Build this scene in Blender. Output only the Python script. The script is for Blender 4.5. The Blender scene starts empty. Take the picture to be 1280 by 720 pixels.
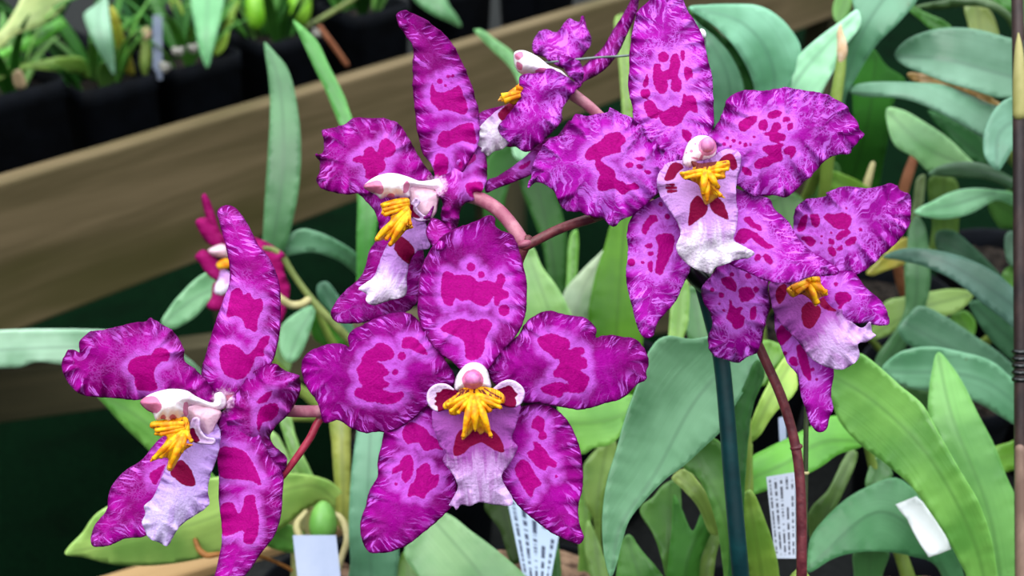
import bpy, bmesh, math, random
import numpy as np
from mathutils import Vector, noise as mnoise
from mathutils.geometry import delaunay_2d_cdt

random.seed(7)
SC = bpy.context.scene
COL = SC.collection

# ------------------------------------------------------------------ camera frame
F_PX = 1372.0
PITCH = math.radians(30.0)
CAM = Vector((0.0, 0.0, 1.25))
FW = Vector((0.0, math.cos(PITCH), -math.sin(PITCH)))
UP = Vector((0.0, math.sin(PITCH), math.cos(PITCH)))
RT = Vector((1.0, 0.0, 0.0))
_FW, _UP, _RT, _CAM = (np.array(v) for v in (FW, UP, RT, CAM))

def P(x, y, d):
    """point seen at (x, y) of the photograph, d metres along the viewing axis"""
    x, y, d = float(x), float(y), float(d)
    return CAM + d * (FW + RT * ((x - 640) / F_PX) - UP * ((y - 360) / F_PX))

def Pn(xy, d):
    return _CAM + d[:, None] * (_FW + _RT * ((xy[:, :1] - 640) / F_PX) - _UP * ((xy[:, 1:2] - 360) / F_PX))

def on_plane(x, y, z):
    """point of the horizontal plane at height z seen at (x, y)"""
    r = FW + RT * ((x - 640) / F_PX) - UP * ((y - 360) / F_PX)
    return CAM + r * ((z - CAM.z) / r.z)

def Z(x0, y0, s):
    """tracing scale: a list of positions read at a magnification -> photograph coordinates"""
    def f(*pts):
        if len(pts) == 1 and isinstance(pts[0], list):
            pts = pts[0]
        return [(x0 + p[0] / s, y0 + p[1] / s) for p in pts]
    return f

# ------------------------------------------------------------------ 2-D helpers
def catmull(pts, closed=True, step=3.0, alpha=0.5):
    P_ = [np.array(p[:2] if len(p) == 2 else p, float) for p in pts]
    n = len(P_)
    out = []
    rng = range(n) if closed else range(n - 1)
    for i in rng:
        if closed:
            p0, p1, p2, p3 = P_[(i - 1) % n], P_[i], P_[(i + 1) % n], P_[(i + 2) % n]
        else:
            p1, p2 = P_[i], P_[i + 1]
            p0 = P_[i - 1] if i > 0 else 2 * p1 - p2
            p3 = P_[i + 2] if i + 2 < n else 2 * p2 - p1
        d1 = max(np.linalg.norm(p1 - p0), 1e-6) ** alpha
        d2 = max(np.linalg.norm(p2 - p1), 1e-6) ** alpha
        d3 = max(np.linalg.norm(p3 - p2), 1e-6) ** alpha
        m = max(1, int(round(np.linalg.norm((p2 - p1)[:2]) / step)))
        for k in range(m):
            t = d1 + d2 * k / m
            A1 = (d1 - t) / d1 * p0 + t / d1 * p1
            A2 = (d1 + d2 - t) / d2 * p1 + (t - d1) / d2 * p2
            A3 = (d1 + d2 + d3 - t) / d3 * p2 + (t - d1 - d2) / d3 * p3
            B1 = (d1 + d2 - t) / (d1 + d2) * A1 + t / (d1 + d2) * A2
            B2 = (d1 + d2 + d3 - t) / (d2 + d3) * A2 + (t - d1) / (d2 + d3) * A3
            out.append((d1 + d2 - t) / d2 * B1 + (t - d1) / d2 * B2)
    if not closed:
        out.append(P_[-1])
    return np.array(out)

def seg_dist(q, a, b):
    """distance of q (N,2) to each segment a->b (M,2): (N,M) and the parameter"""
    ab = b - a
    L = np.maximum((ab ** 2).sum(1), 1e-9)
    t = np.clip(((q[:, None, :] - a[None]) * ab[None]).sum(2) / L, 0, 1)
    c = a[None] + t[..., None] * ab[None]
    return np.sqrt(((q[:, None, :] - c) ** 2).sum(2)), t

def inside(q, poly):
    x, y = q[:, 0], q[:, 1]
    r = np.zeros(len(q), bool)
    n = len(poly)
    for i in range(n):
        x1, y1 = poly[i]
        x2, y2 = poly[(i + 1) % n]
        if y1 == y2:
            continue
        c = ((y1 > y) != (y2 > y)) & (x < (x2 - x1) * (y - y1) / (y2 - y1) + x1)
        r ^= c
    return r

def sdist(q, shapes):
    """signed distance (negative inside) to a list of outlines, ('c',x,y,r) discs and ('l',x0,y0,x1,y1,r) strokes"""
    D = np.full(len(q), 200.0)
    for s in shapes or ():
        if s[0] == 'c':
            d = np.hypot(q[:, 0] - s[1], q[:, 1] - s[2]) - s[3]
        elif s[0] == 'l':
            d = seg_dist(q, np.array([[s[1], s[2]]]), np.array([[s[3], s[4]]]))[0][:, 0] - s[5]
        else:
            pl = catmull(s, True, 2.5)
            d = seg_dist(q, pl, np.roll(pl, -1, 0))[0].min(1)
            d = np.where(inside(q, pl), -d, d)
        D = np.minimum(D, d)
    return D

# ------------------------------------------------------------------ object helpers
def link(name, me, parent=None, mat=None):
    o = bpy.data.objects.new(name, me)
    COL.objects.link(o)
    if mat is not None:
        me.materials.append(mat)
    if parent is not None:
        o.parent = parent
        o.matrix_parent_inverse = parent.matrix_world.inverted()
    return o

def thing(name, label, cat, loc=(0, 0, 0), group=None):
    o = bpy.data.objects.new(name, None)
    o.empty_display_size = 0.01
    COL.objects.link(o)
    o.location = loc
    from mathutils import Matrix
    o.matrix_world = Matrix.Translation(Vector(loc))
    return tag(o, label, cat, group)

def tag(o, label=None, cat=None, group=None, kind=None):
    if label: o['label'] = label
    if cat: o['category'] = cat
    if group: o['group'] = group
    if kind: o['kind'] = kind
    return o

def mesh(name, verts, faces, smooth=True):
    me = bpy.data.meshes.new(name)
    me.from_pydata([tuple(v) for v in verts], [], faces)
    me.update()
    if smooth:
        me.shade_smooth()
    return me

def surf(name, outline, mid, parent, mat, step=2.4, cup=0.0, ruf=0.0, fold=(0, 0), blot=None,
         thick=0.5, cen=None, jag=0.0, base=0.0, curl=None, raw=False, nr=None):
    """a thin living surface (petal, leaf) grown inside an outline; mid = spine positions with distance in mm,
    cup / ruf = how far the margin bends / ruffles in mm, fold = slope of the two halves in mm per step"""
    seed = random.random() * 50
    ol = np.array(outline, float) if raw else catmull(outline, True, step)
    n = len(ol)
    nxt, prv = np.roll(ol, -1, 0), np.roll(ol, 1, 0)
    if jag:
        tn = nxt - prv
        tn /= np.maximum(np.linalg.norm(tn, axis=1), 1e-6)[:, None]
        nn = np.stack([-tn[:, 1], tn[:, 0]], 1)
        j = np.array([mnoise.noise(Vector((p[0] * .16, p[1] * .16, seed))) + .6 * mnoise.noise(Vector((p[0] * .4, p[1] * .4, seed))) for p in ol])
        ol = ol + nn * (j * jag)[:, None]
    lo, hi = ol.min(0), ol.max(0)
    ys = np.arange(lo[1], hi[1], step * .87)
    g = []
    for i, y in enumerate(ys):
        xs = np.arange(lo[0] + (step / 2 if i % 2 else 0), hi[0], step)
        g.append(np.stack([xs, np.full(len(xs), y)], 1))
    g = np.concatenate(g) if g else np.zeros((0, 2))
    a, b = ol, np.roll(ol, -1, 0)
    g = g[inside(g, ol)]
    if len(g):
        e = seg_dist(g, a, b)[0].min(1)
        g = g[e > step * .55]
    pts = np.concatenate([ol, g])
    vs, _, fs, *_r = delaunay_2d_cdt([Vector(p) for p in pts], [(i, (i + 1) % n) for i in range(n)], [list(range(n))], 1, 1e-4)
    q = np.array([tuple(v) for v in vs])
    dd, tt = seg_dist(q, a, b)
    k = dd.argmin(1)
    e = dd[np.arange(len(q)), k]
    per = np.concatenate([[0], np.cumsum(np.linalg.norm(b - a, axis=1))])
    s = per[k] + tt[np.arange(len(q)), k] * (per[k + 1] - per[k])
    emax = max(e.max(), 1e-3)
    w = 1 - e / emax
    # spine
    sp = catmull([tuple(m) for m in mid], False, 4.0)
    dm2 = ((q[:, None, :] - sp[None, :, :2]) ** 2).sum(2)
    wt = 1.0 / (dm2 + 16.0) ** 2
    wt /= wt.sum(1)[:, None]
    dep = (wt * sp[None, :, 2]).sum(1)
    tpar = (wt * np.linspace(0, 1, len(sp))[None]).sum(1)
    sa, sb = sp[:-1, :2], sp[1:, :2]
    ds, ts = seg_dist(q, sa, sb)
    kk = ds.argmin(1)
    tv = (sb - sa)[kk]
    tl = np.maximum(np.linalg.norm(tv, axis=1), 1e-6)
    # unbounded cross distance near the ends is damped by using the nearest point
    cr = (tv[:, 0] * (q[:, 1] - sa[kk, 1]) - tv[:, 1] * (q[:, 0] - sa[kk, 0])) / tl
    soft = np.sqrt(cr ** 2 + 9.0) - 3.0
    dep = dep + np.where(cr < 0, fold[0], fold[1]) * soft
    L = per[-1]
    nr = nr or max(3, int(L / 26))
    rr = sum(am * np.sin(2 * math.pi * f * s / L + ph) for am, f, ph in ((1, nr, seed), (.7, int(nr * 1.7) + 1, seed * 2.3), (.5, int(nr * .5) + 1, seed * 3.1)))
    dep = dep + cup * w ** 2 + ruf * w ** 2.5 * rr
    if curl:
        for (cx, cy, rad, amt) in curl:
            dep = dep + amt * np.exp(-((q[:, 0] - cx) ** 2 + (q[:, 1] - cy) ** 2) / (rad * rad))
    dep = dep + .12 * np.array([mnoise.noise(Vector((p[0] * .12, p[1] * .12, seed))) for p in q])
    co = Pn(q, (base + dep) / 1000.0)
    me = mesh(name, co, [list(reversed(f)) for f in fs])
    bl = sdist(q, blot)
    for an, data in (('pat', (bl, e, s)), ('lay', (q[:, 0], q[:, 1], np.full(len(q), seed))),
                     ('ext', (tpar, cr, np.hypot(q[:, 0] - cen[0], q[:, 1] - cen[1]) if cen else np.full(len(q), 500.0)))):
        at = me.attributes.new(an, 'FLOAT_VECTOR', 'POINT')
        at.data.foreach_set('vector', np.stack(data, 1).astype(np.float32).ravel())
    # face the camera
    me.update()
    if len(me.polygons):
        c = me.polygons[len(me.polygons) // 2]
        tot = sum((Vector(p.normal).dot(CAM - p.center)) for p in list(me.polygons)[:: max(1, len(me.polygons) // 200)])
        if tot < 0:
            me.flip_normals()
    o = link(name, me, parent, mat)
    if thick:
        m = o.modifiers.new('thickness', 'SOLIDIFY')
        m.thickness = thick / 1000.0
        m.offset = -1
    return o

def tube(name, pts, parent, mat, seg=12, step=4.0, bump=0.0, cap=True):
    """a stem through (x, y, distance mm, radius mm) stations"""
    sp = catmull(pts, False, step)
    c = [P(p[0], p[1], p[2] / 1000.0) for p in sp]
    return tube3(name, c, [max(float(p[3]), .05) / 1000.0 for p in sp], parent, mat, seg, cap)

def tube3(name, c, rad, parent, mat, seg=12, cap=True):
    n = len(c)
    vs, fs = [], []
    t0 = (c[1] - c[0]).normalized()
    ref = t0.orthogonal().normalized()
    cc, rr, tt = [], [], []
    for i in range(n):
        t = (c[min(i + 1, n - 1)] - c[max(i - 1, 0)]).normalized()
        cc.append(c[i]); rr.append(rad[i]); tt.append(t)
    if cap:   # rounded ends
        for k in (1, 2):
            a = k * math.pi / 5
            cc.insert(0, c[0] - tt[k - 1] * rad[0] * math.sin(a)); rr.insert(0, rad[0] * math.cos(a)); tt.insert(0, tt[0])
            cc.append(c[-1] + tt[-1] * rad[-1] * math.sin(a)); rr.append(rad[-1] * math.cos(a)); tt.append(tt[-1])
    for i in range(len(cc)):
        t = tt[i]
        ref = (ref - t * ref.dot(t)).normalized()
        bi = t.cross(ref)
        for k in range(seg):
            a = 2 * math.pi * k / seg
            vs.append(cc[i] + (ref * math.cos(a) + bi * math.sin(a)) * rr[i])
    for i in range(len(cc) - 1):
        for k in range(seg):
            fs.append((i * seg + k, i * seg + (k + 1) % seg, (i + 1) * seg + (k + 1) % seg, (i + 1) * seg + k))
    fs.append(tuple(reversed(range(seg))))
    m = (len(cc) - 1) * seg
    fs.append(tuple(m + k for k in range(seg)))
    me = mesh(name, vs, fs)
    return link(name, me, parent, mat)

def blob(name, x, y, d, rx, ry, rz, parent, mat, rot=0.0, point=0.0, nz=0.0):
    """an egg seen at (x, y): rx, ry in photograph steps, rz in mm of depth; point > 0 narrows the upper end"""
    vs, fs = [], []
    nu, nv = 20, 12
    k = d / 1000.0 / F_PX
    R_, U_ = RT * math.cos(rot) + UP * math.sin(rot), UP * math.cos(rot) - RT * math.sin(rot)
    c = P(x, y, d / 1000.0)
    for i in range(nv + 1):
        th = math.pi * i / nv
        yy = math.cos(th)
        r = math.sin(th) * (1 - point * (yy + 1) / 2)
        for j in range(nu):
            ph = 2 * math.pi * j / nu
            q = R_ * (rx * k * r * math.cos(ph)) + U_ * (ry * k * yy) + FW * (rz / 1000.0 * r * math.sin(ph))
            if nz:
                q = q * (1 + nz * mnoise.noise(q * 400 + Vector((x, y, 0))))
            vs.append(c + q)
    for i in range(nv):
        for j in range(nu):
            fs.append((i * nu + j, (i + 1) * nu + j, (i + 1) * nu + (j + 1) % nu, i * nu + (j + 1) % nu))
    me = mesh(name, vs, fs)
    bm = bmesh.new(); bm.from_mesh(me)
    bmesh.ops.remove_doubles(bm, verts=bm.verts, dist=1e-6)
    bmesh.ops.recalc_face_normals(bm, faces=bm.faces)
    bm.to_mesh(me); bm.free()
    me.shade_smooth()
    return link(name, me, parent, mat)

def solid(name, bm, parent, mat, bevel=0.0, smooth=False):
    me = bpy.data.meshes.new(name)
    bmesh.ops.recalc_face_normals(bm, faces=bm.faces)
    bm.to_mesh(me); bm.free()
    if smooth:
        me.shade_smooth()
    o = link(name, me, parent, mat)
    if bevel:
        m = o.modifiers.new('edge', 'BEVEL'); m.width = bevel; m.segments = 2; m.limit_method = 'ANGLE'
    return o

def add_box(bm, c, ax, ay, az):
    """box about centre c with half-axes ax, ay, az (vectors)"""
    v = [bm.verts.new(c + ax * i + ay * j + az * k) for i in (-1, 1) for j in (-1, 1) for k in (-1, 1)]
    for f in ((0, 1, 3, 2), (4, 6, 7, 5), (0, 4, 5, 1), (2, 3, 7, 6), (0, 2, 6, 4), (1, 5, 7, 3)):
        bm.faces.new([v[i] for i in f])

def lathe(name, c, prof, parent, mat, seg=40, square=0.0, rotz=0.0):
    """turned about the vertical through c; prof = (radius, height); square > 0 gives a rounded-square plan"""
    vs, fs = [], []
    for (r, h) in prof:
        for k in range(seg):
            a = 2 * math.pi * k / seg
            rr = r
            if square:
                rr = r / (abs(math.cos(a)) ** square + abs(math.sin(a)) ** square) ** (1 / square)
            vs.append(c + Vector((rr * math.cos(a + rotz), rr * math.sin(a + rotz), h)))
    for i in range(len(prof) - 1):
        for k in range(seg):
            fs.append((i * seg + k, i * seg + (k + 1) % seg, (i + 1) * seg + (k + 1) % seg, (i + 1) * seg + k))
    me = mesh(name, vs, fs)
    return link(name, me, parent, mat)
# ------------------------------------------------------------------ materials
def s2l(c):
    return tuple((x / 255 / 12.92 if x <= 10.3 else ((x / 255 + .055) / 1.055) ** 2.4) for x in c) + (1.0,)

class NT:
    """short hand for a node tree"""
    def __init__(self, name):
        self.m = bpy.data.materials.new(name); self.m.use_nodes = True
        self.t = self.m.node_tree; self.t.nodes.clear()
        self.out = self.t.nodes.new('ShaderNodeOutputMaterial')
    def n(self, kind, **kw):
        nd = self.t.nodes.new(kind)
        for k, v in kw.items():
            setattr(nd, k, v)
        return nd
    def put(self, sock, v):
        if hasattr(v, 'is_output') or isinstance(v, bpy.types.NodeSocket):
            self.t.links.new(v, sock)
        elif v is not None:
            sock.default_value = v
    def attr(self, name):
        a = self.n('ShaderNodeAttribute', attribute_name=name)
        x = self.n('ShaderNodeSeparateXYZ'); self.put(x.inputs[0], a.outputs['Vector'])
        return a.outputs['Vector'], x.outputs[0], x.outputs[1], x.outputs[2]
    def math(self, op, a, b=None, c=None):
        nd = self.n('ShaderNodeMath', operation=op)
        self.put(nd.inputs[0], a); self.put(nd.inputs[1], b)
        if c is not None: self.put(nd.inputs[2], c)
        return nd.outputs[0]
    def rng(self, v, a, b, c=0.0, d=1.0, smooth=True):
        nd = self.n('ShaderNodeMapRange', interpolation_type='SMOOTHSTEP' if smooth else 'LINEAR')
        self.put(nd.inputs[0], v)
        for i, x in enumerate((a, b, c, d)): self.put(nd.inputs[1 + i], x)
        return nd.outputs[0]
    def vec(self, x, y, z=0.0):
        nd = self.n('ShaderNodeCombineXYZ')
        for i, v in enumerate((x, y, z)): self.put(nd.inputs[i], v)
        return nd.outputs[0]
    def noise(self, v, scale, detail=2.0, rough=.5, dist=0.0):
        nd = self.n('ShaderNodeTexNoise'); self.put(nd.inputs['Vector'], v)
        nd.inputs['Scale'].default_value = scale; nd.inputs['Detail'].default_value = detail
        nd.inputs['Roughness'].default_value = rough; nd.inputs['Distortion'].default_value = dist
        return nd.outputs['Fac']
    def mix(self, f, a, b):
        nd = self.n('ShaderNodeMix', data_type='RGBA'); 
        self.put(nd.inputs[0], f); self.put(nd.inputs[6], a); self.put(nd.inputs[7], b)
        return nd.outputs[2]
    def bump(self, h, dist, strength=1.0):
        nd = self.n('ShaderNodeBump'); self.put(nd.inputs['Height'], h)
        nd.inputs['Distance'].default_value = dist; nd.inputs['Strength'].default_value = strength
        return nd.outputs[0]
    def finish(self, color, rough=.5, bump=None, spec=.5, trans=0.0, tcol=None, sheen=0.0, coat=0.0):
        p = self.n('ShaderNodeBsdfPrincipled')
        self.put(p.inputs['Base Color'], color); self.put(p.inputs['Roughness'], rough)
        p.inputs['Specular IOR Level'].default_value = spec
        p.inputs['Coat Weight'].default_value = coat
        if sheen: p.inputs['Sheen Weight'].default_value = sheen
        if bump is not None: self.put(p.inputs['Normal'], bump)
        sh = p.outputs[0]
        if trans:
            t = self.n('ShaderNodeBsdfTranslucent'); self.put(t.inputs[0], tcol if tcol is not None else color)
            mx = self.n('ShaderNodeMixShader'); mx.inputs[0].default_value = trans
            self.put(mx.inputs[1], sh); self.put(mx.inputs[2], t.outputs[0]); sh = mx.outputs[0]
        self.put(self.out.inputs[0], sh)
        return self.m

def petal_mat(name, net=.5, deep=(114, 0, 96), mid=(150, 0, 136), lil=(196, 92, 214), red=(152, 0, 112), edge=(84, 0, 72), streak=.85, white=(4, 15), run=(26, 9)):
    g = NT(name)
    _, d, e, s = g.attr('pat')
    lay, lx, ly, sd = g.attr('lay')
    _, t, cr, rc = g.attr('ext')
    xy = g.vec(lx, ly, g.math('MULTIPLY', sd, 7.0))
    n1 = g.noise(xy, .30, 3)
    dn = g.math('ADD', d, g.math('MULTIPLY', g.math('SUBTRACT', n1, .5), 3.6))
    blot = g.rng(dn, .8, -.8)
    hn = g.noise(xy, .06, 3, .6)
    halo = g.math('MULTIPLY', g.rng(g.math('ADD', dn, g.math('MULTIPLY', g.math('SUBTRACT', hn, .5), 12.0)), 13.0, 1.5, 0, 1), g.rng(hn, .25, .7, .95, .6))
    halo = g.math('MAXIMUM', halo, g.math('MULTIPLY', g.rng(dn, 3.6, .6, 0, 1), .85))
    big = g.noise(xy, .022, 3)
    base = g.mix(g.rng(big, .32, .68), s2l(deep), s2l(mid))
    base = g.mix(g.rng(e, 9.0, 0.0, 0, .75), base, s2l(edge))
    # veins that run out to the margin
    sv = g.vec(g.math('ADD', g.math('MULTIPLY', s, .20), g.math('MULTIPLY', e, .16)), g.math('MULTIPLY', e, .034), sd)
    st = g.noise(sv, 1.0, 2.5, .6, .5)
    pat = g.noise(xy, .035, 2)
    stm = g.math('MULTIPLY', g.rng(st, .53, .60), g.math('MULTIPLY', g.rng(e, .8, 3.0), g.rng(e, run[0], run[1])))
    stm = g.math('MULTIPLY', stm, g.rng(pat, .36, .54, .3, 1.0))
    base = g.mix(g.math('MULTIPLY', stm, streak), base, s2l(lil))
    # fine net of pale lines
    ws = g.n('ShaderNodeVectorMath', operation='ADD')
    wn = g.n('ShaderNodeTexNoise'); g.put(wn.inputs['Vector'], xy); wn.inputs['Scale'].default_value = .08
    wsc = g.n('ShaderNodeVectorMath', operation='SCALE'); g.put(wsc.inputs[0], wn.outputs['Color']); wsc.inputs['Scale'].default_value = 22.0
    g.put(ws.inputs[0], xy); g.put(ws.inputs[1], wsc.outputs[0])
    vo = g.n('ShaderNodeTexVoronoi', feature='DISTANCE_TO_EDGE'); g.put(vo.inputs['Vector'], ws.outputs[0]); vo.inputs['Scale'].default_value = .20
    nn = g.noise(xy, .05, 2)
    netm = g.math('MULTIPLY', g.rng(vo.outputs['Distance'], .22, .02), g.math('MULTIPLY', g.rng(nn, .44, .60), net))
    base = g.mix(netm, base, s2l(lil))
    base = g.mix(g.math('MULTIPLY', halo, .92), base, s2l(lil))
    sp = g.noise(xy, .85, 2, .7)
    base = g.mix(g.rng(sp, .64, .74, 0, .38), base, s2l(lil))  # tiny glints of the petal surface, painted in as pale specks
    redv = g.mix(g.rng(g.noise(xy, .3, 2), .3, .8), s2l(red), s2l(tuple(min(255, int(c * 1.10)) for c in red)))
    base = g.mix(blot, base, redv)
    ctr = g.rng(g.math('ADD', rc, g.math('MULTIPLY', g.math('SUBTRACT', n1, .5), 16)), white[1], white[0])
    base = g.mix(ctr, base, s2l((250, 206, 242)))
    h = g.math('ADD', g.noise(xy, .5, 3, .6), g.math('MULTIPLY', st, 1.2))
    return g.finish(base, g.rng(g.noise(xy, .4, 1), .3, .7, .42, .6), g.bump(h, .0008, .4), .05, .06, base)

def lip_mat(name, pale=(222, 184, 238), tint=(156, 66, 162), red=(122, 0, 56), amt=.5, top=.95, t0=.84):
    g = NT(name)
    _, d, e, s = g.attr('pat'); _, lx, ly, sd = g.attr('lay'); _, t, cr, rc = g.attr('ext')
    xy = g.vec(lx, ly, sd)
    n1 = g.noise(xy, .16, 3)
    dn = g.math('ADD', d, g.math('MULTIPLY', g.math('SUBTRACT', n1, .5), 3.0))
    vv = g.noise(g.vec(g.math('MULTIPLY', cr, .12), g.math('MULTIPLY', t, 2.6), sd), 1.0, 3, .6, .5)
    side = g.noise(g.vec(g.math('MULTIPLY', s, .22), g.math('MULTIPLY', e, .05), sd), 1.0, 2)
    f = g.math('MULTIPLY', g.rng(vv, .40, .68), amt)
    f = g.math('MAXIMUM', f, g.math('MULTIPLY', g.rng(g.math('ADD', t, g.math('MULTIPLY', g.math('SUBTRACT', vv, .5), .5)), t0, t0 - .34), top))
    base = g.mix(f, s2l(pale), s2l(tint))
    base = g.mix(g.math('MULTIPLY', g.rng(side, .52, .62), g.math('MULTIPLY', g.rng(e, 20, 4), g.rng(t, t0, t0 - .3, .1, .75))), base, s2l(tuple(int(c * .80) for c in tint)))
    base = g.mix(g.rng(dn, .8, -.6), base, s2l(red))
    h = g.math('ADD', g.noise(xy, .3, 3), vv)
    return g.finish(base, .55, g.bump(h, .0009, .45), .06, .10)

def plain_mat(name, a, b, scale=60, rough=.5, spec=.4, bump=0.0, trans=0.0, coat=0.0, stretch=(1, 1, 1)):
    g = NT(name)
    tc = g.n('ShaderNodeTexCoord')
    mp = g.n('ShaderNodeMapping'); mp.inputs['Scale'].default_value = stretch
    g.put(mp.inputs[0], tc.outputs['Object'])
    n = g.noise(mp.outputs[0], scale, 4, .6)
    c = g.mix(g.rng(n, .34, .66), s2l(a), s2l(b))
    return g.finish(c, rough, g.bump(n, bump, .6) if bump else None, spec, trans, coat=coat)

def callus_mat():
    g = NT('callus')
    _, d, e, s = g.attr('pat'); _, lx, ly, sd = g.attr('lay'); _, t, cr, rc = g.attr('ext')
    xy = g.vec(lx, ly, sd)
    c = g.mix(g.rng(g.noise(xy, .12, 2), .35, .65), s2l((226, 128, 4)), s2l((246, 186, 14)))
    c = g.mix(g.rng(t, .80, 1.0, 0, .45), c, s2l((250, 190, 130)))
    c = g.mix(g.rng(g.math('ADD', d, g.math('MULTIPLY', g.math('SUBTRACT', g.noise(xy, .3, 2), .5), 1.6)), .5, -.4), c, s2l((104, 22, 22)))
    h = g.noise(g.vec(g.math('MULTIPLY', cr, .35), g.math('MULTIPLY', t, 3.0), sd), 1.0, 2)
    return g.finish(c, .5, g.bump(h, .002, .6), .3, .05)

def column_mat(name, pale, pink):
    g = NT(name)
    _, d, e, s = g.attr('pat'); _, lx, ly, sd = g.attr('lay')
    n = g.noise(g.vec(lx, ly, sd), .14, 3)
    c = g.mix(g.rng(n, .56, .70, 0, .45), s2l(pale), s2l(pink))
    c = g.mix(g.rng(g.math('ADD', d, g.math('MULTIPLY', g.math('SUBTRACT', n, .5), 3.0)), .6, -.6), c, s2l((206, 112, 150)))
    return g.finish(c, .4, g.bump(n, .0008, .5), .45, .08)

_LM = {}
def leaf_mat(rgb, rough=.36, trans=.2, dry=0.0):
    k = (rgb, rough, trans, dry)
    if k in _LM: return _LM[k]
    g = NT('leaf_%d_%d_%d' % rgb)
    _, d, e, s = g.attr('pat'); _, lx, ly, sd = g.attr('lay'); _, t, cr, rc = g.attr('ext')
    xy = g.vec(lx, ly, sd)
    vein = g.noise(g.vec(g.math('MULTIPLY', cr, .30), g.math('MULTIPLY', t, 1.5), sd), 1.0, 3, .65)
    broad = g.noise(xy, .012, 3)
    dk = tuple(int(c * f) for c, f in zip(rgb, (.80, .86, .80)))
    lt = tuple(min(255, int(c * f)) for c, f in zip(rgb, (1.12, 1.07, 1.08)))
    c = g.mix(g.rng(broad, .34, .66), s2l(dk), s2l(lt))
    c = g.mix(g.math('MULTIPLY', g.rng(vein, .38, .70), .16), c, s2l(tuple(int(x * .78) for x in rgb)))
    c = g.mix(g.rng(g.math('ABSOLUTE', cr), 4.0, .4, 0, .5), c, s2l(tuple(int(x * .76) for x in rgb)))
    c = g.mix(g.rng(e, 1.6, .2, 0, .5), c, s2l(tuple(min(255, int(x * 1.15 + 14)) for x in rgb)))
    spk = g.noise(xy, .09, 2)
    c = g.mix(g.rng(spk, .76, .80, 0, .35), c, s2l((96, 84, 40)))
    if dry:
        c = g.mix(g.rng(g.noise(xy, .05, 3), .45, .6, 0, dry), c, s2l((176, 140, 70)))
    tc = s2l(tuple(min(255, int(x * f)) for x, f in zip(rgb, (1.05, 1.12, .6))))
    m = g.finish(c, g.rng(broad, .3, .7, rough - .08, rough + .06), g.bump(g.math('ADD', vein, g.math('MULTIPLY', g.noise(xy, .03, 2), 1.5)), .0009, .16), .5 if sum(rgb) > 250 else .15, trans, tc)
    _LM[k] = m
    return m

def tag_mat(name, rows, paper=(226, 230, 240), ink=(44, 46, 60), cols=9.0):
    """a paper tag with rows of small worn print too fine to read"""
    g = NT(name)
    uv = g.n('ShaderNodeUVMap', uv_map='UVMap')
    x = g.n('ShaderNodeSeparateXYZ'); g.put(x.inputs[0], uv.outputs[0])
    U, V = x.outputs[0], x.outputs[1]
    row = g.math('MULTIPLY', U, float(rows))
    fr = g.math('FRACT', row); ri = g.math('FLOOR', row)
    line = g.math('MULTIPLY', g.rng(fr, .22, .30), g.rng(fr, .76, .68))
    n = g.noise(g.vec(g.math('MULTIPLY', V, cols * 3.2), g.math('MULTIPLY', ri, 7.3), 0), 1.0, 1)
    w = g.noise(g.vec(g.math('MULTIPLY', V, cols * .55), g.math('MULTIPLY', ri, 3.1), 4.0), 1.0, 1)
    ch = g.math('MULTIPLY', g.rng(n, .40, .50), g.rng(w, .36, .42))
    edge = g.math('MULTIPLY', g.math('MULTIPLY', g.rng(V, .03, .06), g.rng(V, .97, .94)), g.math('MULTIPLY', g.rng(U, .05, .09), g.rng(U, .95, .91)))
    c = g.mix(g.math('MULTIPLY', g.math('MULTIPLY', line, ch), edge), s2l(paper), s2l(ink))
    return g.finish(c, .35, None, .4)

def wood_mat(name, a, b, c3, scale=1.0):
    g = NT(name)
    tc = g.n('ShaderNodeTexCoord')
    uv = g.n('ShaderNodeUVMap', uv_map='UVMap')
    x = g.n('ShaderNodeSeparateXYZ'); g.put(x.inputs[0], uv.outputs[0])
    v = g.vec(g.math('MULTIPLY', x.outputs[0], 2.2 * scale), g.math('MULTIPLY', x.outputs[1], 34.0 * scale), 0)
    gr = g.noise(v, 1.0, 4, .65, .8)
    bl = g.noise(g.vec(g.math('MULTIPLY', x.outputs[0], 3.0), g.math('MULTIPLY', x.outputs[1], 9.0), 3.0), 1.0, 3)
    c = g.mix(g.rng(gr, .32, .68), s2l(a), s2l(b))
    c = g.mix(g.rng(bl, .48, .70, 0, .75), c, s2l(c3))
    return g.finish(c, .75, g.bump(gr, .002, .5), .25)

M = {}
M['petal'] = petal_mat('petal_deep', .06)
M['petal_net'] = petal_mat('petal_netted', .55, (138, 4, 130), (172, 20, 166), (208, 110, 232), (156, 0, 112), (104, 0, 98), .95, (4, 15), (60, 14))
M['petal_mid'] = petal_mat('petal_streaked', .2, (126, 0, 102), (162, 6, 144), (202, 100, 218), (158, 2, 114), (92, 0, 80), .95, (6, 17))
M['petal_far'] = petal_mat('petal_magenta', .1, (150, 12, 92), (172, 24, 112), (196, 60, 140), (150, 8, 84), (120, 4, 70), .3, (2, 5))
M['lip'] = lip_mat('lip_lilac')
M['lip_lav'] = lip_mat('lip_lavender', (214, 194, 238), (176, 118, 214), amt=.5, top=.6, t0=.8)
M['lip_white'] = lip_mat('lip_white', (250, 240, 252), (190, 118, 210), (122, 0, 54), .30, .85, .84)
M['lip_half'] = lip_mat('lip_half_white', (244, 228, 250), (184, 118, 210), amt=.4, top=.9, t0=.86)
M['lobe'] = lip_mat('lip_lobe', (232, 206, 242), (190, 130, 214), (116, 0, 54), .4, 0.0, .2)
M['callus'] = callus_mat()
M['column'] = column_mat('column_white', (253, 244, 250), (240, 190, 216))
M['column_blush'] = column_mat('column_blush', (250, 224, 238), (216, 130, 176))
M['column_pink'] = column_mat('column_pink', (244, 200, 218), (224, 150, 180))
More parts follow.
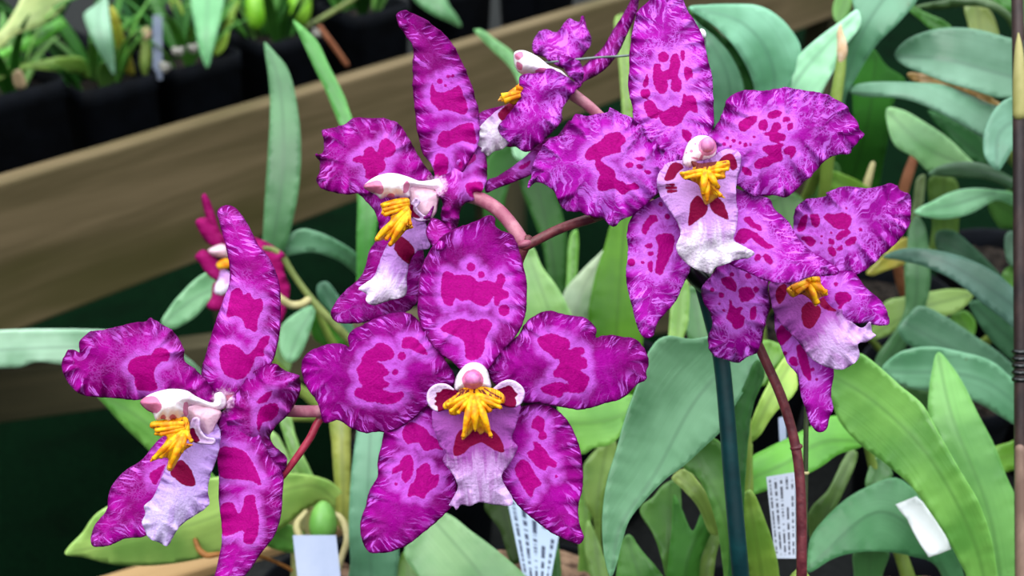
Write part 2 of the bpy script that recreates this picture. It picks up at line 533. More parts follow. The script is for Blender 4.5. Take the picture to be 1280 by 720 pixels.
M['cap'] = plain_mat('anther_cap', (190, 84, 150), (224, 140, 190), 300, .35, .5)
M['stem_red'] = plain_mat('stem_red', (150, 28, 56), (176, 52, 78), 200, .42, .45, .0006)
M['stem_dark'] = plain_mat('stem_dark', (84, 30, 40), (116, 52, 58), 260, .45, .45, .0008)
M['stem_pink'] = plain_mat('stem_pink', (156, 78, 104), (188, 122, 138), 160, .42, .45, .0006)
M['stem_green'] = plain_mat('stem_green', (98, 112, 56), (128, 140, 76), 120, .45, .4, .0006)
M['stem_cream'] = plain_mat('stem_cream', (176, 166, 112), (204, 190, 142), 120, .5, .4)
M['bulb'] = plain_mat('bulb_green', (102, 160, 70), (130, 186, 92), 60, .35, .5, .0006, .05)
M['bulb_lime'] = plain_mat('bulb_lime', (112, 178, 32), (148, 208, 60), 40, .35, .5, .0006, .05)
M['bulb_olive'] = plain_mat('bulb_olive', (110, 136, 54), (140, 160, 76), 60, .45, .4, .001)
M['stake'] = plain_mat('stake_green', (6, 44, 50), (12, 62, 66), 90, .42, .5, .0004)
M['cane'] = plain_mat('cane_brown', (38, 26, 28), (62, 44, 42), 120, .5, .4, .0008, stretch=(1, 1, .15))
M['cane_tan'] = plain_mat('cane_sheath', (150, 146, 84), (176, 168, 110), 90, .55, .35, .0006, stretch=(1, 1, .15))
M['black'] = plain_mat('black_plastic', (6, 8, 13), (13, 16, 23), 40, .7, .10, .0004)
M['clip'] = plain_mat('clip_black', (6, 8, 10), (14, 18, 20), 200, .25, .6)
M['wire'] = plain_mat('wire_steel', (70, 82, 80), (110, 124, 120), 200, .3, .6)
M['cane_low'] = plain_mat('cane_low_sheath', (116, 90, 80), (146, 118, 104), 90, .55, .35, .0006, stretch=(1, 1, .15))
M['cane_green'] = plain_mat('cane_dark_green', (44, 54, 30), (66, 76, 44), 120, .5, .4, .0005)
M['brown'] = plain_mat('dry_stick', (132, 78, 52), (164, 104, 74), 90, .7, .3, .0008)
M['dry'] = plain_mat('dry_sheath', (196, 160, 120), (226, 196, 168), 200, .7, .3, .0006)
M['dry_dark'] = plain_mat('dry_bract', (108, 64, 26), (148, 96, 46), 200, .6, .3, .0006)
M['white'] = plain_mat('tag_white', (236, 238, 242), (246, 247, 250), 40, .35, .4)
M['tag_grey'] = plain_mat('tag_pale', (160, 170, 198), (172, 180, 206), 40, .4, .4)
M['bench'] = plain_mat('bench_mesh', (10, 12, 12), (22, 24, 24), 200, .8, .2, .001)
M['perlite'] = plain_mat('perlite', (120, 116, 110), (190, 186, 178), 300, .8, .2, .001)
M['bark'] = plain_mat('bark', (60, 40, 32), (150, 120, 98), 110, .85, .2, .003)
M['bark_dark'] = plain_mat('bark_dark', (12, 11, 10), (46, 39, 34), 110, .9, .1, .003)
# ------------------------------------------------------------------ the purple orchid and its spike
def fingers(o, D, dz, lst, mat, marks):
    """fleshy teeth of the crest: (x0, y0, x1, y1, r0, r1, lift) grown into the mesh of o"""
    bm = bmesh.new(); bm.from_mesh(o.data)
    for (x0, y0, x1, y1, r0, r1, lift) in lst:
        mx, my = (x0 + x1) / 2, (y0 + y1) / 2
        f = tube('tooth', [(x0, y0, D + dz, r0 * .7), (mx, my, D + dz - lift, r0 * .62), (x1, y1, D + dz - lift * .6, r1 * .6)], None, mat, 10, 2.0)
        bm.from_mesh(f.data)
        me = f.data; bpy.data.objects.remove(f); bpy.data.meshes.remove(me)
    bm.to_mesh(o.data); bm.free()
    o.data.shade_smooth()
    n = len(o.data.vertices)
    xs = np.array([v.co[:] for v in o.data.vertices]) - _CAM
    d = xs @ _FW
    px, py = xs @ _RT / d * F_PX, -(xs @ _UP) / d * F_PX
    lay = np.zeros(n * 3, np.float32); o.data.attributes['lay'].data.foreach_get('vector', lay); lay = lay.reshape(-1, 3)
    pat = np.zeros(n * 3, np.float32); o.data.attributes['pat'].data.foreach_get('vector', pat); pat = pat.reshape(-1, 3)
    new = (lay[:, 0] == 0)
    lay[new] = np.stack([px, py, np.full(n, 3.0)], 1)[new]; pat[new] = (200, 5, 0)
    pat[new, 0] = sdist(np.stack([px, py], 1)[new], marks)
    o.data.attributes['lay'].data.foreach_set('vector', lay.ravel()); o.data.attributes['pat'].data.foreach_set('vector', pat.ravel())

def flower(parent, D, cen, stalk, stalk_mat, pieces, label=None):
    """one bloom at distance D mm: its stalk carries sepals, petals, lip, crest and column"""
    f = tube('flower', stalk, parent, stalk_mat, 12, 3.0)
    if label: f['label'] = label
    for p in pieces:
        o = dict(p[3]) if len(p) > 3 else {}
        mt = M[o.pop('mat', 'petal')]
        lab = o.pop('label', None); fg = o.pop('teeth', None)
        if p[0] == 'anther_cap':
            b = blob('anther_cap', *p[1], D + p[2][0], *p[2][1:4], f, mt, rot=o.get('rot', 0), point=.15)
            b['label'] = 'pink anther cap'
            continue
        ob = surf(p[0], p[1], p[2], f, mt, base=D, cen=cen, **o)
        if lab: ob['label'] = lab
        if fg: fingers(ob, D, fg[0], fg[1], mt, o.get('blot'))
    return f

orchid = thing('orchid_plant', 'tall orchid with a spray of purple and white spotted flowers and yellow crests', 'orchid', P(985, 905, .40))

# --- the flower that faces the viewer -------------------------------------------------
c1, c2, c3, c4, c5, c6 = Z(500, 260, 3.6), Z(360, 370, 4.5), Z(600, 370, 4.5), Z(440, 480, 3.273), Z(590, 480, 3.273), Z(520, 440, 3.6)
C2 = (590, 470)
flower(orchid, 285, C2, [(642, 340, 300, 1.7), (636, 380, 303, 1.6), (618, 430, 300, 1.6), (592, 474, 288, 2.0)], M['stem_dark'], [
    ('dorsal_sepal', [(566, 452), (547, 438), (530.5, 415.5)] + c1([85, 490], [80, 420], [88, 330], [105, 250], [140, 185], [190, 130], [245, 95], [300, 75], [360, 50], [405, 32], [424, 45], [425, 75], [450, 100], [500, 120], [520, 150], [545, 230], [565, 320], [568, 420], [560, 490], [530, 560], [480, 620], [430, 680], [400, 720]) + [(592, 474)],
     [(590, 472, 2.5), (590, 380, 3.5), (600, 270, 11)],
     dict(cup=-3.0, ruf=.45, jag=.7, thick=.5, blot=[
         c1([195, 290], [215, 283], [245, 300], [290, 300], [330, 310], [350, 330], [400, 325], [430, 335], [440, 300], [465, 297], [475, 325], [460, 360], [490, 380], [485, 405], [455, 415], [440, 442], [425, 435], [420, 395], [405, 425], [375, 443], [340, 432], [310, 415], [275, 420], [250, 405], [235, 440], [205, 435], [185, 390], [185, 350]),
         ('c', 588.9, 333.9, 5.6), ('c', 601.6, 343.3, 4.6), ('c', 630, 387.8, 7.2),
         c1([225, 510], [280, 498], [320, 510], [380, 498], [415, 520], [400, 560], [385, 590], [375, 650], [350, 680], [300, 680], [285, 600], [230, 570], [180, 545])])),
    ('petal', c2([930, 425], [890, 370], [840, 250], [735, 140], [690, 100], [600, 95], [510, 120], [420, 160], [355, 200], [335, 240], [345, 287], [300, 268], [240, 268], [180, 285], [120, 310], [85, 350], [75, 400], [85, 460], [115, 530], [160, 590], [180, 640], [190, 690], [210, 715], [285, 700], [360, 745], [430, 772], [505, 762], [570, 765], [640, 735], [720, 680], [790, 610], [930, 500]),
     [(588, 470, 1.5), (520, 462, -1), (440, 468, 1), (376, 458, 5)],
     dict(cup=1.6, ruf=.6, jag=.8, blot=[
         c2([415, 345], [440, 310], [480, 290], [500, 265], [545, 268], [580, 290], [600, 325], [590, 350], [550, 365], [500, 370], [530, 380], [545, 400], [570, 430], [555, 450], [535, 455], [545, 475], [572, 490], [565, 510], [530, 520], [555, 535], [600, 545], [640, 535], [655, 550], [640, 580], [600, 605], [550, 610], [500, 600], [450, 595], [400, 575], [370, 555], [385, 520], [420, 510], [400, 480], [395, 450], [385, 410], [410, 375]),
         ('c', 502.2, 445, 5.4), ('c', 494, 465.5, 4), c2([650, 235], [700, 230], [760, 280], [785, 330], [740, 325], [690, 300], [640, 290])])),
    ('petal', c3([60, 470], [40, 420], [60, 380], [150, 270], [210, 225], [255, 155], [300, 115], [350, 88], [400, 82], [460, 100], [520, 112], [580, 118], [625, 145], [655, 185], [652, 235], [690, 222], [740, 218], [810, 230], [870, 240], [910, 275], [940, 330], [950, 380], [936, 430], [940, 465], [880, 500], [840, 545], [780, 585], [700, 605], [620, 630], [550, 640], [480, 628], [420, 620], [330, 600], [245, 600], [190, 560], [100, 510]),
     [(596, 470, 1.5), (660, 462, -1), (740, 452, 1), (811, 448, 5)],
     dict(cup=1.6, ruf=.6, jag=.8, blot=[
         c3([320, 240], [350, 222], [400, 210], [450, 225], [490, 240], [508, 265], [500, 305], [530, 290], [580, 290], [590, 315], [560, 340], [590, 345], [605, 380], [600, 405], [565, 415], [580, 430], [615, 460], [605, 500], [580, 540], [530, 545], [470, 545], [460, 570], [400, 560], [360, 545], [340, 520], [400, 490], [450, 485], [500, 495], [490, 480], [460, 462], [415, 455], [410, 430], [430, 405], [450, 375], [440, 350], [420, 355], [385, 320], [350, 300])])),
    ('lateral_sepal', [(582, 492), (556, 500), (532, 508)] + c4([200, 140], [135, 190], [120, 250], [105, 320], [105, 375], [70, 440], [55, 500], [35, 560], [35, 610], [50, 660], [70, 688], [120, 692], [180, 680], [240, 650], [290, 610], [340, 570], [390, 520], [425, 480], [430, 430], [425, 370], [440, 250], [460, 120]),
     [(585, 492, 4), (535, 560, 1.5), (460, 690, -5)],
     dict(cup=1.2, ruf=.8, jag=.6, blot=[
         c4([205, 200], [235, 155], [270, 165], [305, 185], [320, 210], [345, 225], [375, 272], [340, 265], [300, 275], [270, 240], [225, 245]),
         c4([200, 310], [235, 287], [250, 310], [248, 370], [220, 405], [200, 380], [205, 355], [165, 370], [165, 345], [195, 330]),
         c4([265, 350], [310, 322], [330, 370], [355, 370], [350, 415], [315, 440], [290, 470], [255, 455], [230, 465], [235, 420], [258, 390]), ('c', 495, 605, 2.2)])),
    ('lateral_sepal', [(600, 492), (624, 500)] + c5([200, 90], [270, 78], [330, 95], [375, 130], [410, 180], [435, 240], [450, 310], [455, 380], [450, 440], [435, 500], [440, 570], [458, 630], [440, 655], [380, 635], [320, 605], [260, 560], [200, 510], [160, 460], [120, 400], [115, 350], [80, 230], [40, 110]),
     [(598, 492, 4), (660, 560, 1.5), (728, 676, -5)],
     dict(cup=1.2, ruf=.8, jag=.6, blot=[
         c5([245, 155], [270, 128], [298, 150], [295, 190], [310, 215], [290, 230], [270, 222], [275, 195], [245, 180]),
         c5([225, 280], [255, 265], [248, 235], [270, 240], [300, 270], [320, 300], [348, 320], [340, 345], [310, 335], [300, 355], [275, 345], [240, 310]),
         c5([175, 345], [205, 308], [230, 320], [260, 370], [285, 410], [255, 430], [245, 468], [220, 440], [190, 390]), ('c', 695.4, 595.5, 2)])),
    ('lip', [(552, 504), (541, 513), (540, 524), (541, 534), (546, 546), (550, 558), (558, 565), (553, 575), (562, 588), (569, 598), (572, 610), (567, 621), (561, 632), (567, 633), (571, 637), (576, 631), (587, 632.5), (600, 628), (618, 631), (640, 631), (640, 621), (631, 607), (627, 595), (634, 584), (642, 571), (647, 559), (640, 548), (644, 534), (649, 518), (650, 506), (620, 496), (590, 490), (565, 496)],
     [(590, 488, -1), (591, 540, -5), (594, 590, -6), (598, 634, -4)],
     dict(mat='lip', cup=2.0, ruf=.9, jag=.6, nr=12, label='pale lilac lip with a crimson patch', blot=[
         c6([170, 465], [175, 400], [185, 370], [210, 345], [240, 350], [310, 340], [340, 350], [365, 370], [385, 400], [395, 450], [360, 445], [330, 425], [290, 405], [275, 412], [240, 430], [210, 460])])),
    ('side_lobe', c6([52, 205], [62, 172], [90, 150], [130, 148], [165, 168], [190, 195], [165, 240], [130, 256], [95, 264], [66, 244]),
     [(585, 488, -4), (532, 498, -5)],
     dict(mat='lobe', cup=-1.2, jag=.3, blot=[c6([80, 210], [94, 196], [90, 184], [110, 180], [116, 168], [150, 166], [200, 190], [195, 250], [150, 275], [104, 280], [96, 244], [80, 234], [92, 222])])),
    ('side_lobe', c6([335, 188], [370, 150], [410, 130], [448, 138], [480, 168], [484, 198], [465, 234], [438, 246], [400, 240], [360, 216]),
     [(600, 488, -4), (656, 494, -5)],
     dict(mat='lobe', cup=-1.2, jag=.3, blot=[c6([335, 190], [375, 164], [400, 156], [420, 150], [440, 166], [446, 180], [460, 192], [446, 204], [452, 222], [440, 262], [400, 262], [350, 236])])),
    ('callus', c6([120, 240], [145, 212], [180, 190], [200, 165], [240, 160], [262, 165], [285, 155], [330, 160], [365, 170], [400, 200], [397, 230], [380, 232], [385, 252], [352, 256], [328, 275], [310, 272], [315, 310], [330, 345], [342, 388], [310, 360], [290, 372], [265, 348], [240, 372], [208, 396], [205, 375], [220, 320], [225, 275], [195, 270], [185, 284], [150, 280], [150, 262], [128, 258]),
     [(591, 482, -9), (592, 515, -10), (593, 545, -8)],
     dict(mat='callus', teeth=(-11.5, [(586, 494, 557, 507, 1.1, .35, 1.2), (586, 496, 562, 515, 1.0, .35, 1.6), (587, 498, 572, 517, .9, .35, 1.8), (597, 494, 627, 503, 1.1, .35, 1.2), (597, 496, 627, 510, 1.0, .35, 1.6), (596, 498, 614, 514, .9, .35, 1.8), (590, 496, 578.5, 547, 1.5, .35, 2.2), (596, 496, 614, 546, 1.5, .35, 2.2), (593, 500, 594, 538, 1.7, .5, 2.4)]), cup=1.6, thick=.8, step=1.6, label='orange-yellow toothed crest', blot=[
         ('l', 593, 484, 592, 502, 1.2), ('l', 581, 487, 567, 500, 1.0), ('l', 584, 488, 574, 506, .9), ('l', 603, 488, 616, 503, 1.0), ('l', 578, 486, 560, 495, 1.0), ('l', 606, 486, 626, 498, 1.0), ('l', 601, 490, 607, 506, .9), ('l', 571, 508, 563, 511, .8), ('l', 614, 510, 622, 512, .8), ('l', 581, 489, 574, 497, .8), ('l', 602, 488, 610, 497, .9), ('l', 570, 492, 560, 499, .7), ('l', 612, 493, 622, 503, .9), ('l', 586, 487, 584, 492, .8), ('l', 606, 499, 612, 509, .7), ('l', 578, 487, 572, 490, .8), ('l', 619, 494, 627, 497, .7), ('l', 597, 486, 601, 490, .8)])),
    ('column', c6([176, 172], [178, 120], [200, 80], [225, 55], [262, 45], [297, 55], [320, 80], [332, 120], [338, 160], [305, 172], [262, 182], [215, 175]),
     [(591, 452, -6), (591, 490, -12)], dict(mat='column', cup=6.0, thick=.7, step=1.8, label='white hooded column', blot=[('c', 591, 475, 13.5), ('l', 582, 486, 578, 489, 2), ('l', 600, 486, 604, 489, 2)])),  # the disc around the cap paints in the shade of its cavity
    ('anther_cap', (591, 473), (-11.6, 11.0, 8.6, 2.4), dict(mat='cap')),
])

# --- the flower lowest on the spike, turned aside ---------------------------------------
a1, a2, a3, a4 = Z(220, 240, 3.0), Z(60, 380, 4.5), Z(100, 460, 3.0), Z(240, 440, 2.571)
C1 = (279, 500)
flower(orchid, 294, C1, [(400, 514, 303, 1.7), (370, 514, 306, 1.7), (330, 510, 304, 1.8), (288, 503, 299, 2.2)], M['stem_pink'], [
    ('dorsal_sepal', a1([250, 760], [140, 760], [95, 700], [120, 580], [150, 480], [175, 410], [200, 340], [200, 280], [185, 200], [165, 120], [155, 70], [180, 50], [215, 55], [250, 90], [285, 150], [310, 200], [345, 240], [375, 300], [390, 360], [393, 440], [390, 520], [375, 600], [360, 640], [300, 700]),
     [(284, 496, 3), (312, 400, 3), (310, 320, 5), (282, 256, 12)],
     dict(mat='petal_mid', cup=2.5, ruf=.5, jag=.4, blot=[
         a1([215, 365], [240, 360], [255, 385], [275, 375], [290, 400], [320, 400], [328, 430], [310, 470], [300, 525], [275, 515], [260, 510], [250, 480], [225, 465], [190, 470], [195, 430]),
         a1([170, 580], [210, 570], [240, 585], [265, 610], [300, 580], [320, 545], [350, 540], [345, 570], [330, 590], [330, 615], [300, 620], [290, 650], [250, 700], [190, 690], [165, 640])])),
    ('petal', a2([960, 540], [930, 490], [880, 420], [820, 360], [770, 320], [765, 260], [745, 210], [700, 150], [650, 120], [600, 90], [570, 78], [556, 95], [480, 105], [400, 125], [310, 145], [240, 155], [200, 185], [175, 215], [176, 272], [150, 258], [115, 258], [95, 285], [78, 330], [90, 400], [130, 465], [190, 510], [280, 525], [380, 530], [500, 542], [560, 530], [680, 560], [900, 580]),
     [(276, 502, 0), (220, 475, -1), (160, 455, 0), (78, 450, 6)],
     dict(mat='petal_mid', cup=2.2, ruf=1.3, jag=.6, fold=(.03, -.04), blot=[
         a2([450, 350], [465, 315], [520, 290], [580, 285], [600, 255], [640, 245], [685, 275], [675, 320], [640, 325], [600, 370], [600, 420], [615, 465], [610, 485], [560, 490], [500, 480], [485, 440], [490, 415], [455, 385])])),
    ('lateral_sepal', a3([520, 190], [400, 220], [300, 265], [230, 345], [170, 385], [120, 440], [105, 490], [100, 530], [55, 590], [40, 640], [48, 668], [110, 665], [170, 640], [245, 630], [300, 560], [380, 450], [500, 300]),
     [(272, 516, 4), (200, 580, 4), (116, 682, 2)],
     dict(mat='petal_mid', cup=1.4, ruf=.7, jag=.5, fold=(-.03, .02), blot=[a3([260, 400], [300, 370], [320, 360], [310, 390], [280, 440])])),
    ('petal', a4([110, 165], [130, 140], [150, 120], [180, 80], [220, 50], [260, 35], [300, 60], [340, 75], [350, 110], [340, 150], [310, 200], [270, 240], [252, 268], [262, 300], [305, 340], [302, 372], [280, 395], [240, 425], [200, 400], [160, 330], [120, 260]),
     [(284, 505, -1), (320, 500, 1), (345, 515, 4), (345, 590, 7)],
     dict(mat='petal_mid', cup=2.5, ruf=2.2, jag=.7, curl=[(322, 540, 18, -4.0), (345, 480, 14, -3.0)], blot=[
         a4([205, 165], [240, 130], [258, 125], [240, 160]), a4([222, 178], [270, 165], [280, 190], [255, 220], [228, 228], [215, 258], [208, 230]), a4([240, 455], [255, 440], [262, 470], [250, 485]),
         a4([120, 250], [160, 280], [190, 320], [215, 390], [190, 395], [140, 330])])),
    ('lateral_sepal', a4([100, 190], [85, 260], [80, 330], [86, 400], [86, 480], [95, 560], [94, 620], [80, 690], [68, 760], [110, 770], [170, 720], [220, 650], [265, 590], [285, 530], [292, 450], [292, 390], [255, 340], [210, 250], [150, 180]),
     [(284, 508, 2), (305, 580, 0), (315, 650, -2), (275, 738, -6)],
     dict(mat='petal_mid', cup=2.4, ruf=.5, jag=.4, blot=[
         a4([95, 490], [130, 485], [150, 520], [165, 490], [170, 465], [200, 460], [205, 490], [215, 530], [210, 590], [190, 618], [165, 610], [165, 575], [120, 590], [100, 590]),
         a4([88, 310], [150, 310], [180, 330], [222, 430], [190, 415], [150, 410], [92, 400])])),
    ('lip', a3([440, 240], [500, 200], [525, 230], [524, 290], [510, 350], [490, 400], [480, 460], [485, 510], [465, 530], [420, 560], [370, 600], [325, 668], [300, 655], [260, 640], [240, 600], [230, 580], [245, 545], [240, 520], [270, 490], [290, 450], [310, 400], [325, 365], [370, 310]),
     [(268, 530, -2), (240, 570, -7), (218, 620, -9), (203, 684, -7)],
     dict(mat='lip_lav', cup=2.0, ruf=1.0, jag=.6, nr=17, fold=(.0, .05), label='lilac lip with one crimson patch', blot=[
         a3([340, 395], [375, 345], [410, 370], [425, 400], [432, 440], [400, 443], [370, 425])])),
    ('side_lobe', a3([412, 235], [428, 192], [442, 192], [446, 230], [470, 262], [502, 270], [500, 280], [462, 280], [425, 270]),
     [(240, 525, -8), (266, 552, -6)], dict(mat='lobe', cup=-1.0, step=1.5, blot=[a3([405, 235], [424, 225], [440, 255], [450, 275], [415, 275])])),
    ('callus', a3([265, 205], [300, 196], [350, 190], [400, 185], [412, 240], [400, 280], [422, 287], [390, 312], [372, 340], [340, 388], [325, 380], [330, 340], [300, 340], [262, 352], [278, 325], [320, 275], [325, 258], [278, 250], [282, 232], [262, 222]),
     [(222, 528, -11), (214, 555, -15), (208, 584, -15)],
     dict(mat='callus', teeth=(-17, [(228, 530, 190, 531, 1.1, .4, 1.4), (228, 533, 194, 538, 1.0, .4, 1.6), (229, 536, 200, 543, .9, .4, 1.4), (228, 540, 191, 574, 1.4, .4, 2.4), (229, 542, 200, 572, 1.2, .4, 2.2), (230, 542, 212, 586, 1.5, .45, 2.6), (232, 544, 226, 566, 1.0, .4, 1.8), (233, 540, 240, 553, .9, .4, 1.0)]), cup=1.8, thick=.9, step=1.6, label='orange-yellow toothed crest', blot=[('l', 192, 534.5, 222, 529, .8), ('l', 196, 541, 224, 533, .8), ('l', 214, 560, 226, 540, .7), ('l', 192, 531, 204, 530, .9), ('l', 206, 536, 228, 526, .9), ('l', 224, 540, 231, 530, .8), ('l', 232, 562, 243, 566, .7), ('l', 230, 556, 240, 558, .6), ('l', 228, 546, 236, 541, .7)])),
    ('column_foot', a3([400, 150], [440, 138], [500, 148], [530, 165], [510, 212], [482, 262], [452, 230], [418, 212], [404, 190]),
     [(276, 506, -1), (245, 516, -7)], dict(mat='column_pink', cup=2.5, thick=.7, step=1.8, label='flesh pink foot of the column')),
    ('column', a3([225, 128], [250, 105], [290, 88], [340, 78], [400, 84], [440, 108], [500, 128], [505, 98], [528, 90], [548, 110], [545, 145], [525, 158], [490, 152], [440, 140], [408, 142], [404, 186], [385, 184], [375, 196], [356, 190], [335, 201], [312, 192], [285, 195], [272, 170], [250, 158]),
     [(276, 500, -2), (240, 494, -11), (182, 508, -17)],
     dict(mat='column', cup=4.5, thick=.8, step=1.8, label='white column with a pink tip', blot=[a3([218, 128], [250, 108], [285, 108], [300, 128], [306, 150], [290, 168], [265, 166], [240, 152]), a3([334, 184], [348, 172], [362, 184], [346, 198]), a3([300, 186], [312, 174], [322, 186], [310, 198]), a3([390, 130], [402, 128], [408, 156], [400, 184], [388, 168])])),
])

# --- upper flower turned aside -----------------------------------------------------------
b1, b2, b3, b4, b5 = Z(390, 130, 5.144), Z(480, 0, 3.0), Z(400, 200, 3.43), Z(530, 170, 4.8), Z(400, 180, 3.0)
C3 = (545, 232)
flower(orchid, 310, C3, [(654, 303, 304, 2.0), (640, 282, 307, 2.0), (622, 262, 310, 2.0), (598, 248, 313, 2.1), (556, 237, 313, 2.4)], M['stem_pink'], [
    ('dorsal_sepal', [(536, 232)] + b2([190, 670], [182, 620], [150, 580], [130, 510], [118, 430], [110, 340], [108, 240], [108, 170], [80, 130], [55, 90], [48, 52], [70, 40], [130, 60], [190, 100], [245, 150], [275, 200], [305, 260], [330, 330], [350, 400], [357, 470], [352, 540], [315, 610], [260, 680]) + [(556, 234)],
     [(546, 230, 3), (556, 150, 2), (542, 80, 4), (497, 15, 10)],
     dict(mat='petal', cup=-2.2, ruf=.9, jag=.5, blot=[
         b2([180, 310], [200, 345], [240, 340], [262, 330], [280, 320], [300, 360], [315, 410], [300, 430], [265, 420], [230, 410], [205, 415], [195, 400], [175, 380]),
         ('c', 550, 101.7, 4), ('c', 560, 95.7, 2.2), ('c', 566, 95, 2.2), ('c', 556.7, 106.7, 2),
         b2([200, 520], [220, 490], [245, 490], [270, 475], [330, 460], [340, 490], [345, 540], [300, 530], [260, 540], [230, 555], [200, 540]),
         b2([200, 575], [238, 590], [230, 660], [190, 660])])),
    ('petal', b1([800, 500], [770, 450], [720, 390], [660, 290], [610, 200], [560, 130], [500, 100], [450, 88], [380, 92], [270, 88], [200, 135], [130, 155], [65, 168], [75, 240], [70, 310], [20, 335], [50, 370], [45, 440], [25, 490], [60, 540], [130, 565], [220, 580], [300, 575], [370, 580], [480, 560], [760, 560]),
     [(545, 232, 1), (490, 215, -1), (440, 195, 0), (396, 200, 4)],
     dict(mat='petal_mid', cup=1.5, ruf=1.5, jag=.8, blot=[
         b1([260, 360], [300, 330], [330, 335], [340, 290], [385, 275], [420, 310], [440, 240], [480, 220], [540, 280], [520, 330], [480, 345], [460, 350], [475, 390], [460, 430], [430, 450], [390, 490], [340, 470], [345, 440], [330, 400], [320, 380], [290, 380])])),
    ('lateral_sepal', [(548, 250), (510, 244), (472, 238), (445, 238), (456, 250), (468, 264), (474, 284)] + b5([225, 330], [215, 355], [185, 400], [170, 460], [150, 500], [100, 545], [60, 590], [40, 640], [60, 667], [140, 673], [230, 655], [300, 640], [356, 605]) + [(530, 340), (530, 290)],
     [(545, 246, 5), (490, 300, 4), (415, 396, 0)],
     dict(mat='petal_mid', cup=1.2, ruf=.6, jag=.5, fold=(.02, -.03))),
    ('petal', b4([70, 260], [110, 235], [150, 222], [200, 150], [250, 100], [310, 62], [345, 70], [375, 140], [380, 200], [375, 270], [350, 330], [310, 380], [245, 408], [218, 450], [205, 540], [180, 592], [130, 560], [100, 480], [112, 400], [70, 340]),
     [(548, 232, 0), (575, 222, -4), (590, 208, 2), (606, 190, 8)],
     dict(mat='petal_mid', cup=3.0, ruf=2.2, jag=.6, curl=[(566, 250, 16, -4), (584, 222, 12, 3)], blot=[
         b4([195, 190], [240, 130], [300, 100], [312, 140], [260, 180], [215, 212]), b4([250, 290], [350, 280], [350, 330], [300, 372], [258, 340])])),
    ('lateral_sepal', b4([60, 420], [5, 500], [60, 490], [120, 522], [180, 592], [150, 650], [80, 690], [40, 650], [10, 570], [30, 520]),
     [(548, 262, -3), (546, 285, -14), (550, 312, -24)],
     dict(mat='petal_mid', cup=2.4, ruf=.8, jag=.4)),
    ('lip', [(524, 262), (534, 284)] + b3([470, 375], [415, 392], [400, 412], [385, 440], [372, 500], [367, 580], [300, 602], [222, 622], [195, 598], [200, 575], [165, 552], [188, 532], [230, 500], [250, 450], [270, 400], [290, 360], [320, 320], [350, 280]),
     [(520, 268, -2), (508, 310, -6), (494, 350, -8), (475, 384, -10)],
     dict(mat='lip_half', cup=2.0, ruf=.8, jag=.6, nr=9, label='white lip with one crimson patch', blot=[
         b3([318, 380], [330, 340], [345, 328], [375, 345], [405, 385], [403, 425], [385, 447], [350, 425], [330, 400])])),
    ('side_lobe', b3([400, 180], [412, 166], [425, 178], [410, 205], [440, 240], [462, 250], [430, 258], [400, 245], [385, 215]),
     [(520, 252, -7), (530, 272, -5)], dict(mat='lobe', cup=-.8, step=1.5, blot=[b3([390, 190], [402, 190], [400, 215], [430, 248], [402, 246], [384, 215])])),
    ('callus', b3([258, 190], [290, 175], [330, 165], [380, 165], [386, 200], [375, 230], [382, 262], [400, 290], [372, 300], [345, 330], [300, 372], [290, 362], [305, 335], [240, 350], [234, 342], [258, 300], [300, 258], [302, 245], [262, 232], [266, 212]),
     [(498, 252, -11), (488, 275, -14), (478, 300, -13)],
     dict(mat='callus', teeth=(-16, [(508, 252, 478, 257, 1.1, .4, 1.4), (508, 255, 479, 263, 1.0, .4, 1.6), (508, 258, 480, 269, .9, .4, 1.4), (508, 262, 470, 300, 1.4, .4, 2.4), (509, 264, 482, 300, 1.2, .4, 2.2), (510, 266, 487, 307, 1.5, .45, 2.6), (511, 266, 503, 289, 1.0, .4, 1.8), (510, 262, 513, 282, .9, .4, 1.0)]), cup=1.8, thick=.9, step=1.6, label='orange-yellow toothed crest', blot=[('l', 479, 260, 508, 254, .8), ('l', 482, 266, 508, 259, .8), ('l', 492, 284, 506, 266, .7), ('l', 479, 263, 506, 256, .9), ('l', 477, 257, 500, 252, .8), ('l', 486, 270, 508, 262, .8), ('l', 504, 281, 513, 284, .8), ('l', 505, 290, 510, 287, .6)])),
    ('column_foot', b3([388, 118], [430, 112], [480, 122], [512, 140], [504, 190], [498, 228], [470, 256], [430, 256], [400, 212], [386, 168]),
     [(548, 238, -1), (515, 244, -6)], dict(mat='column_pink', cup=2.5, thick=.7, step=1.8, label='flesh pink foot of the column')),
    ('column', b3([186, 116], [205, 92], [240, 70], [290, 56], [330, 58], [380, 72], [430, 90], [480, 84], [512, 76], [530, 100], [522, 128], [480, 128], [430, 118], [388, 120], [384, 158], [350, 164], [330, 158], [312, 168], [285, 160], [262, 168], [240, 150], [220, 140]),
     [(546, 226, -2), (510, 228, -10), (456, 235, -15)],
     dict(mat='column', cup=4.5, thick=.8, step=1.8, label='white column with pink flecks', blot=[b3([180, 116], [215, 94], [250, 86], [272, 112], [266, 144], [236, 142]), b3([285, 156], [300, 142], [322, 152], [316, 170], [290, 170]), b3([360, 100], [374, 90], [384, 110], [372, 140], [358, 140])])),
])

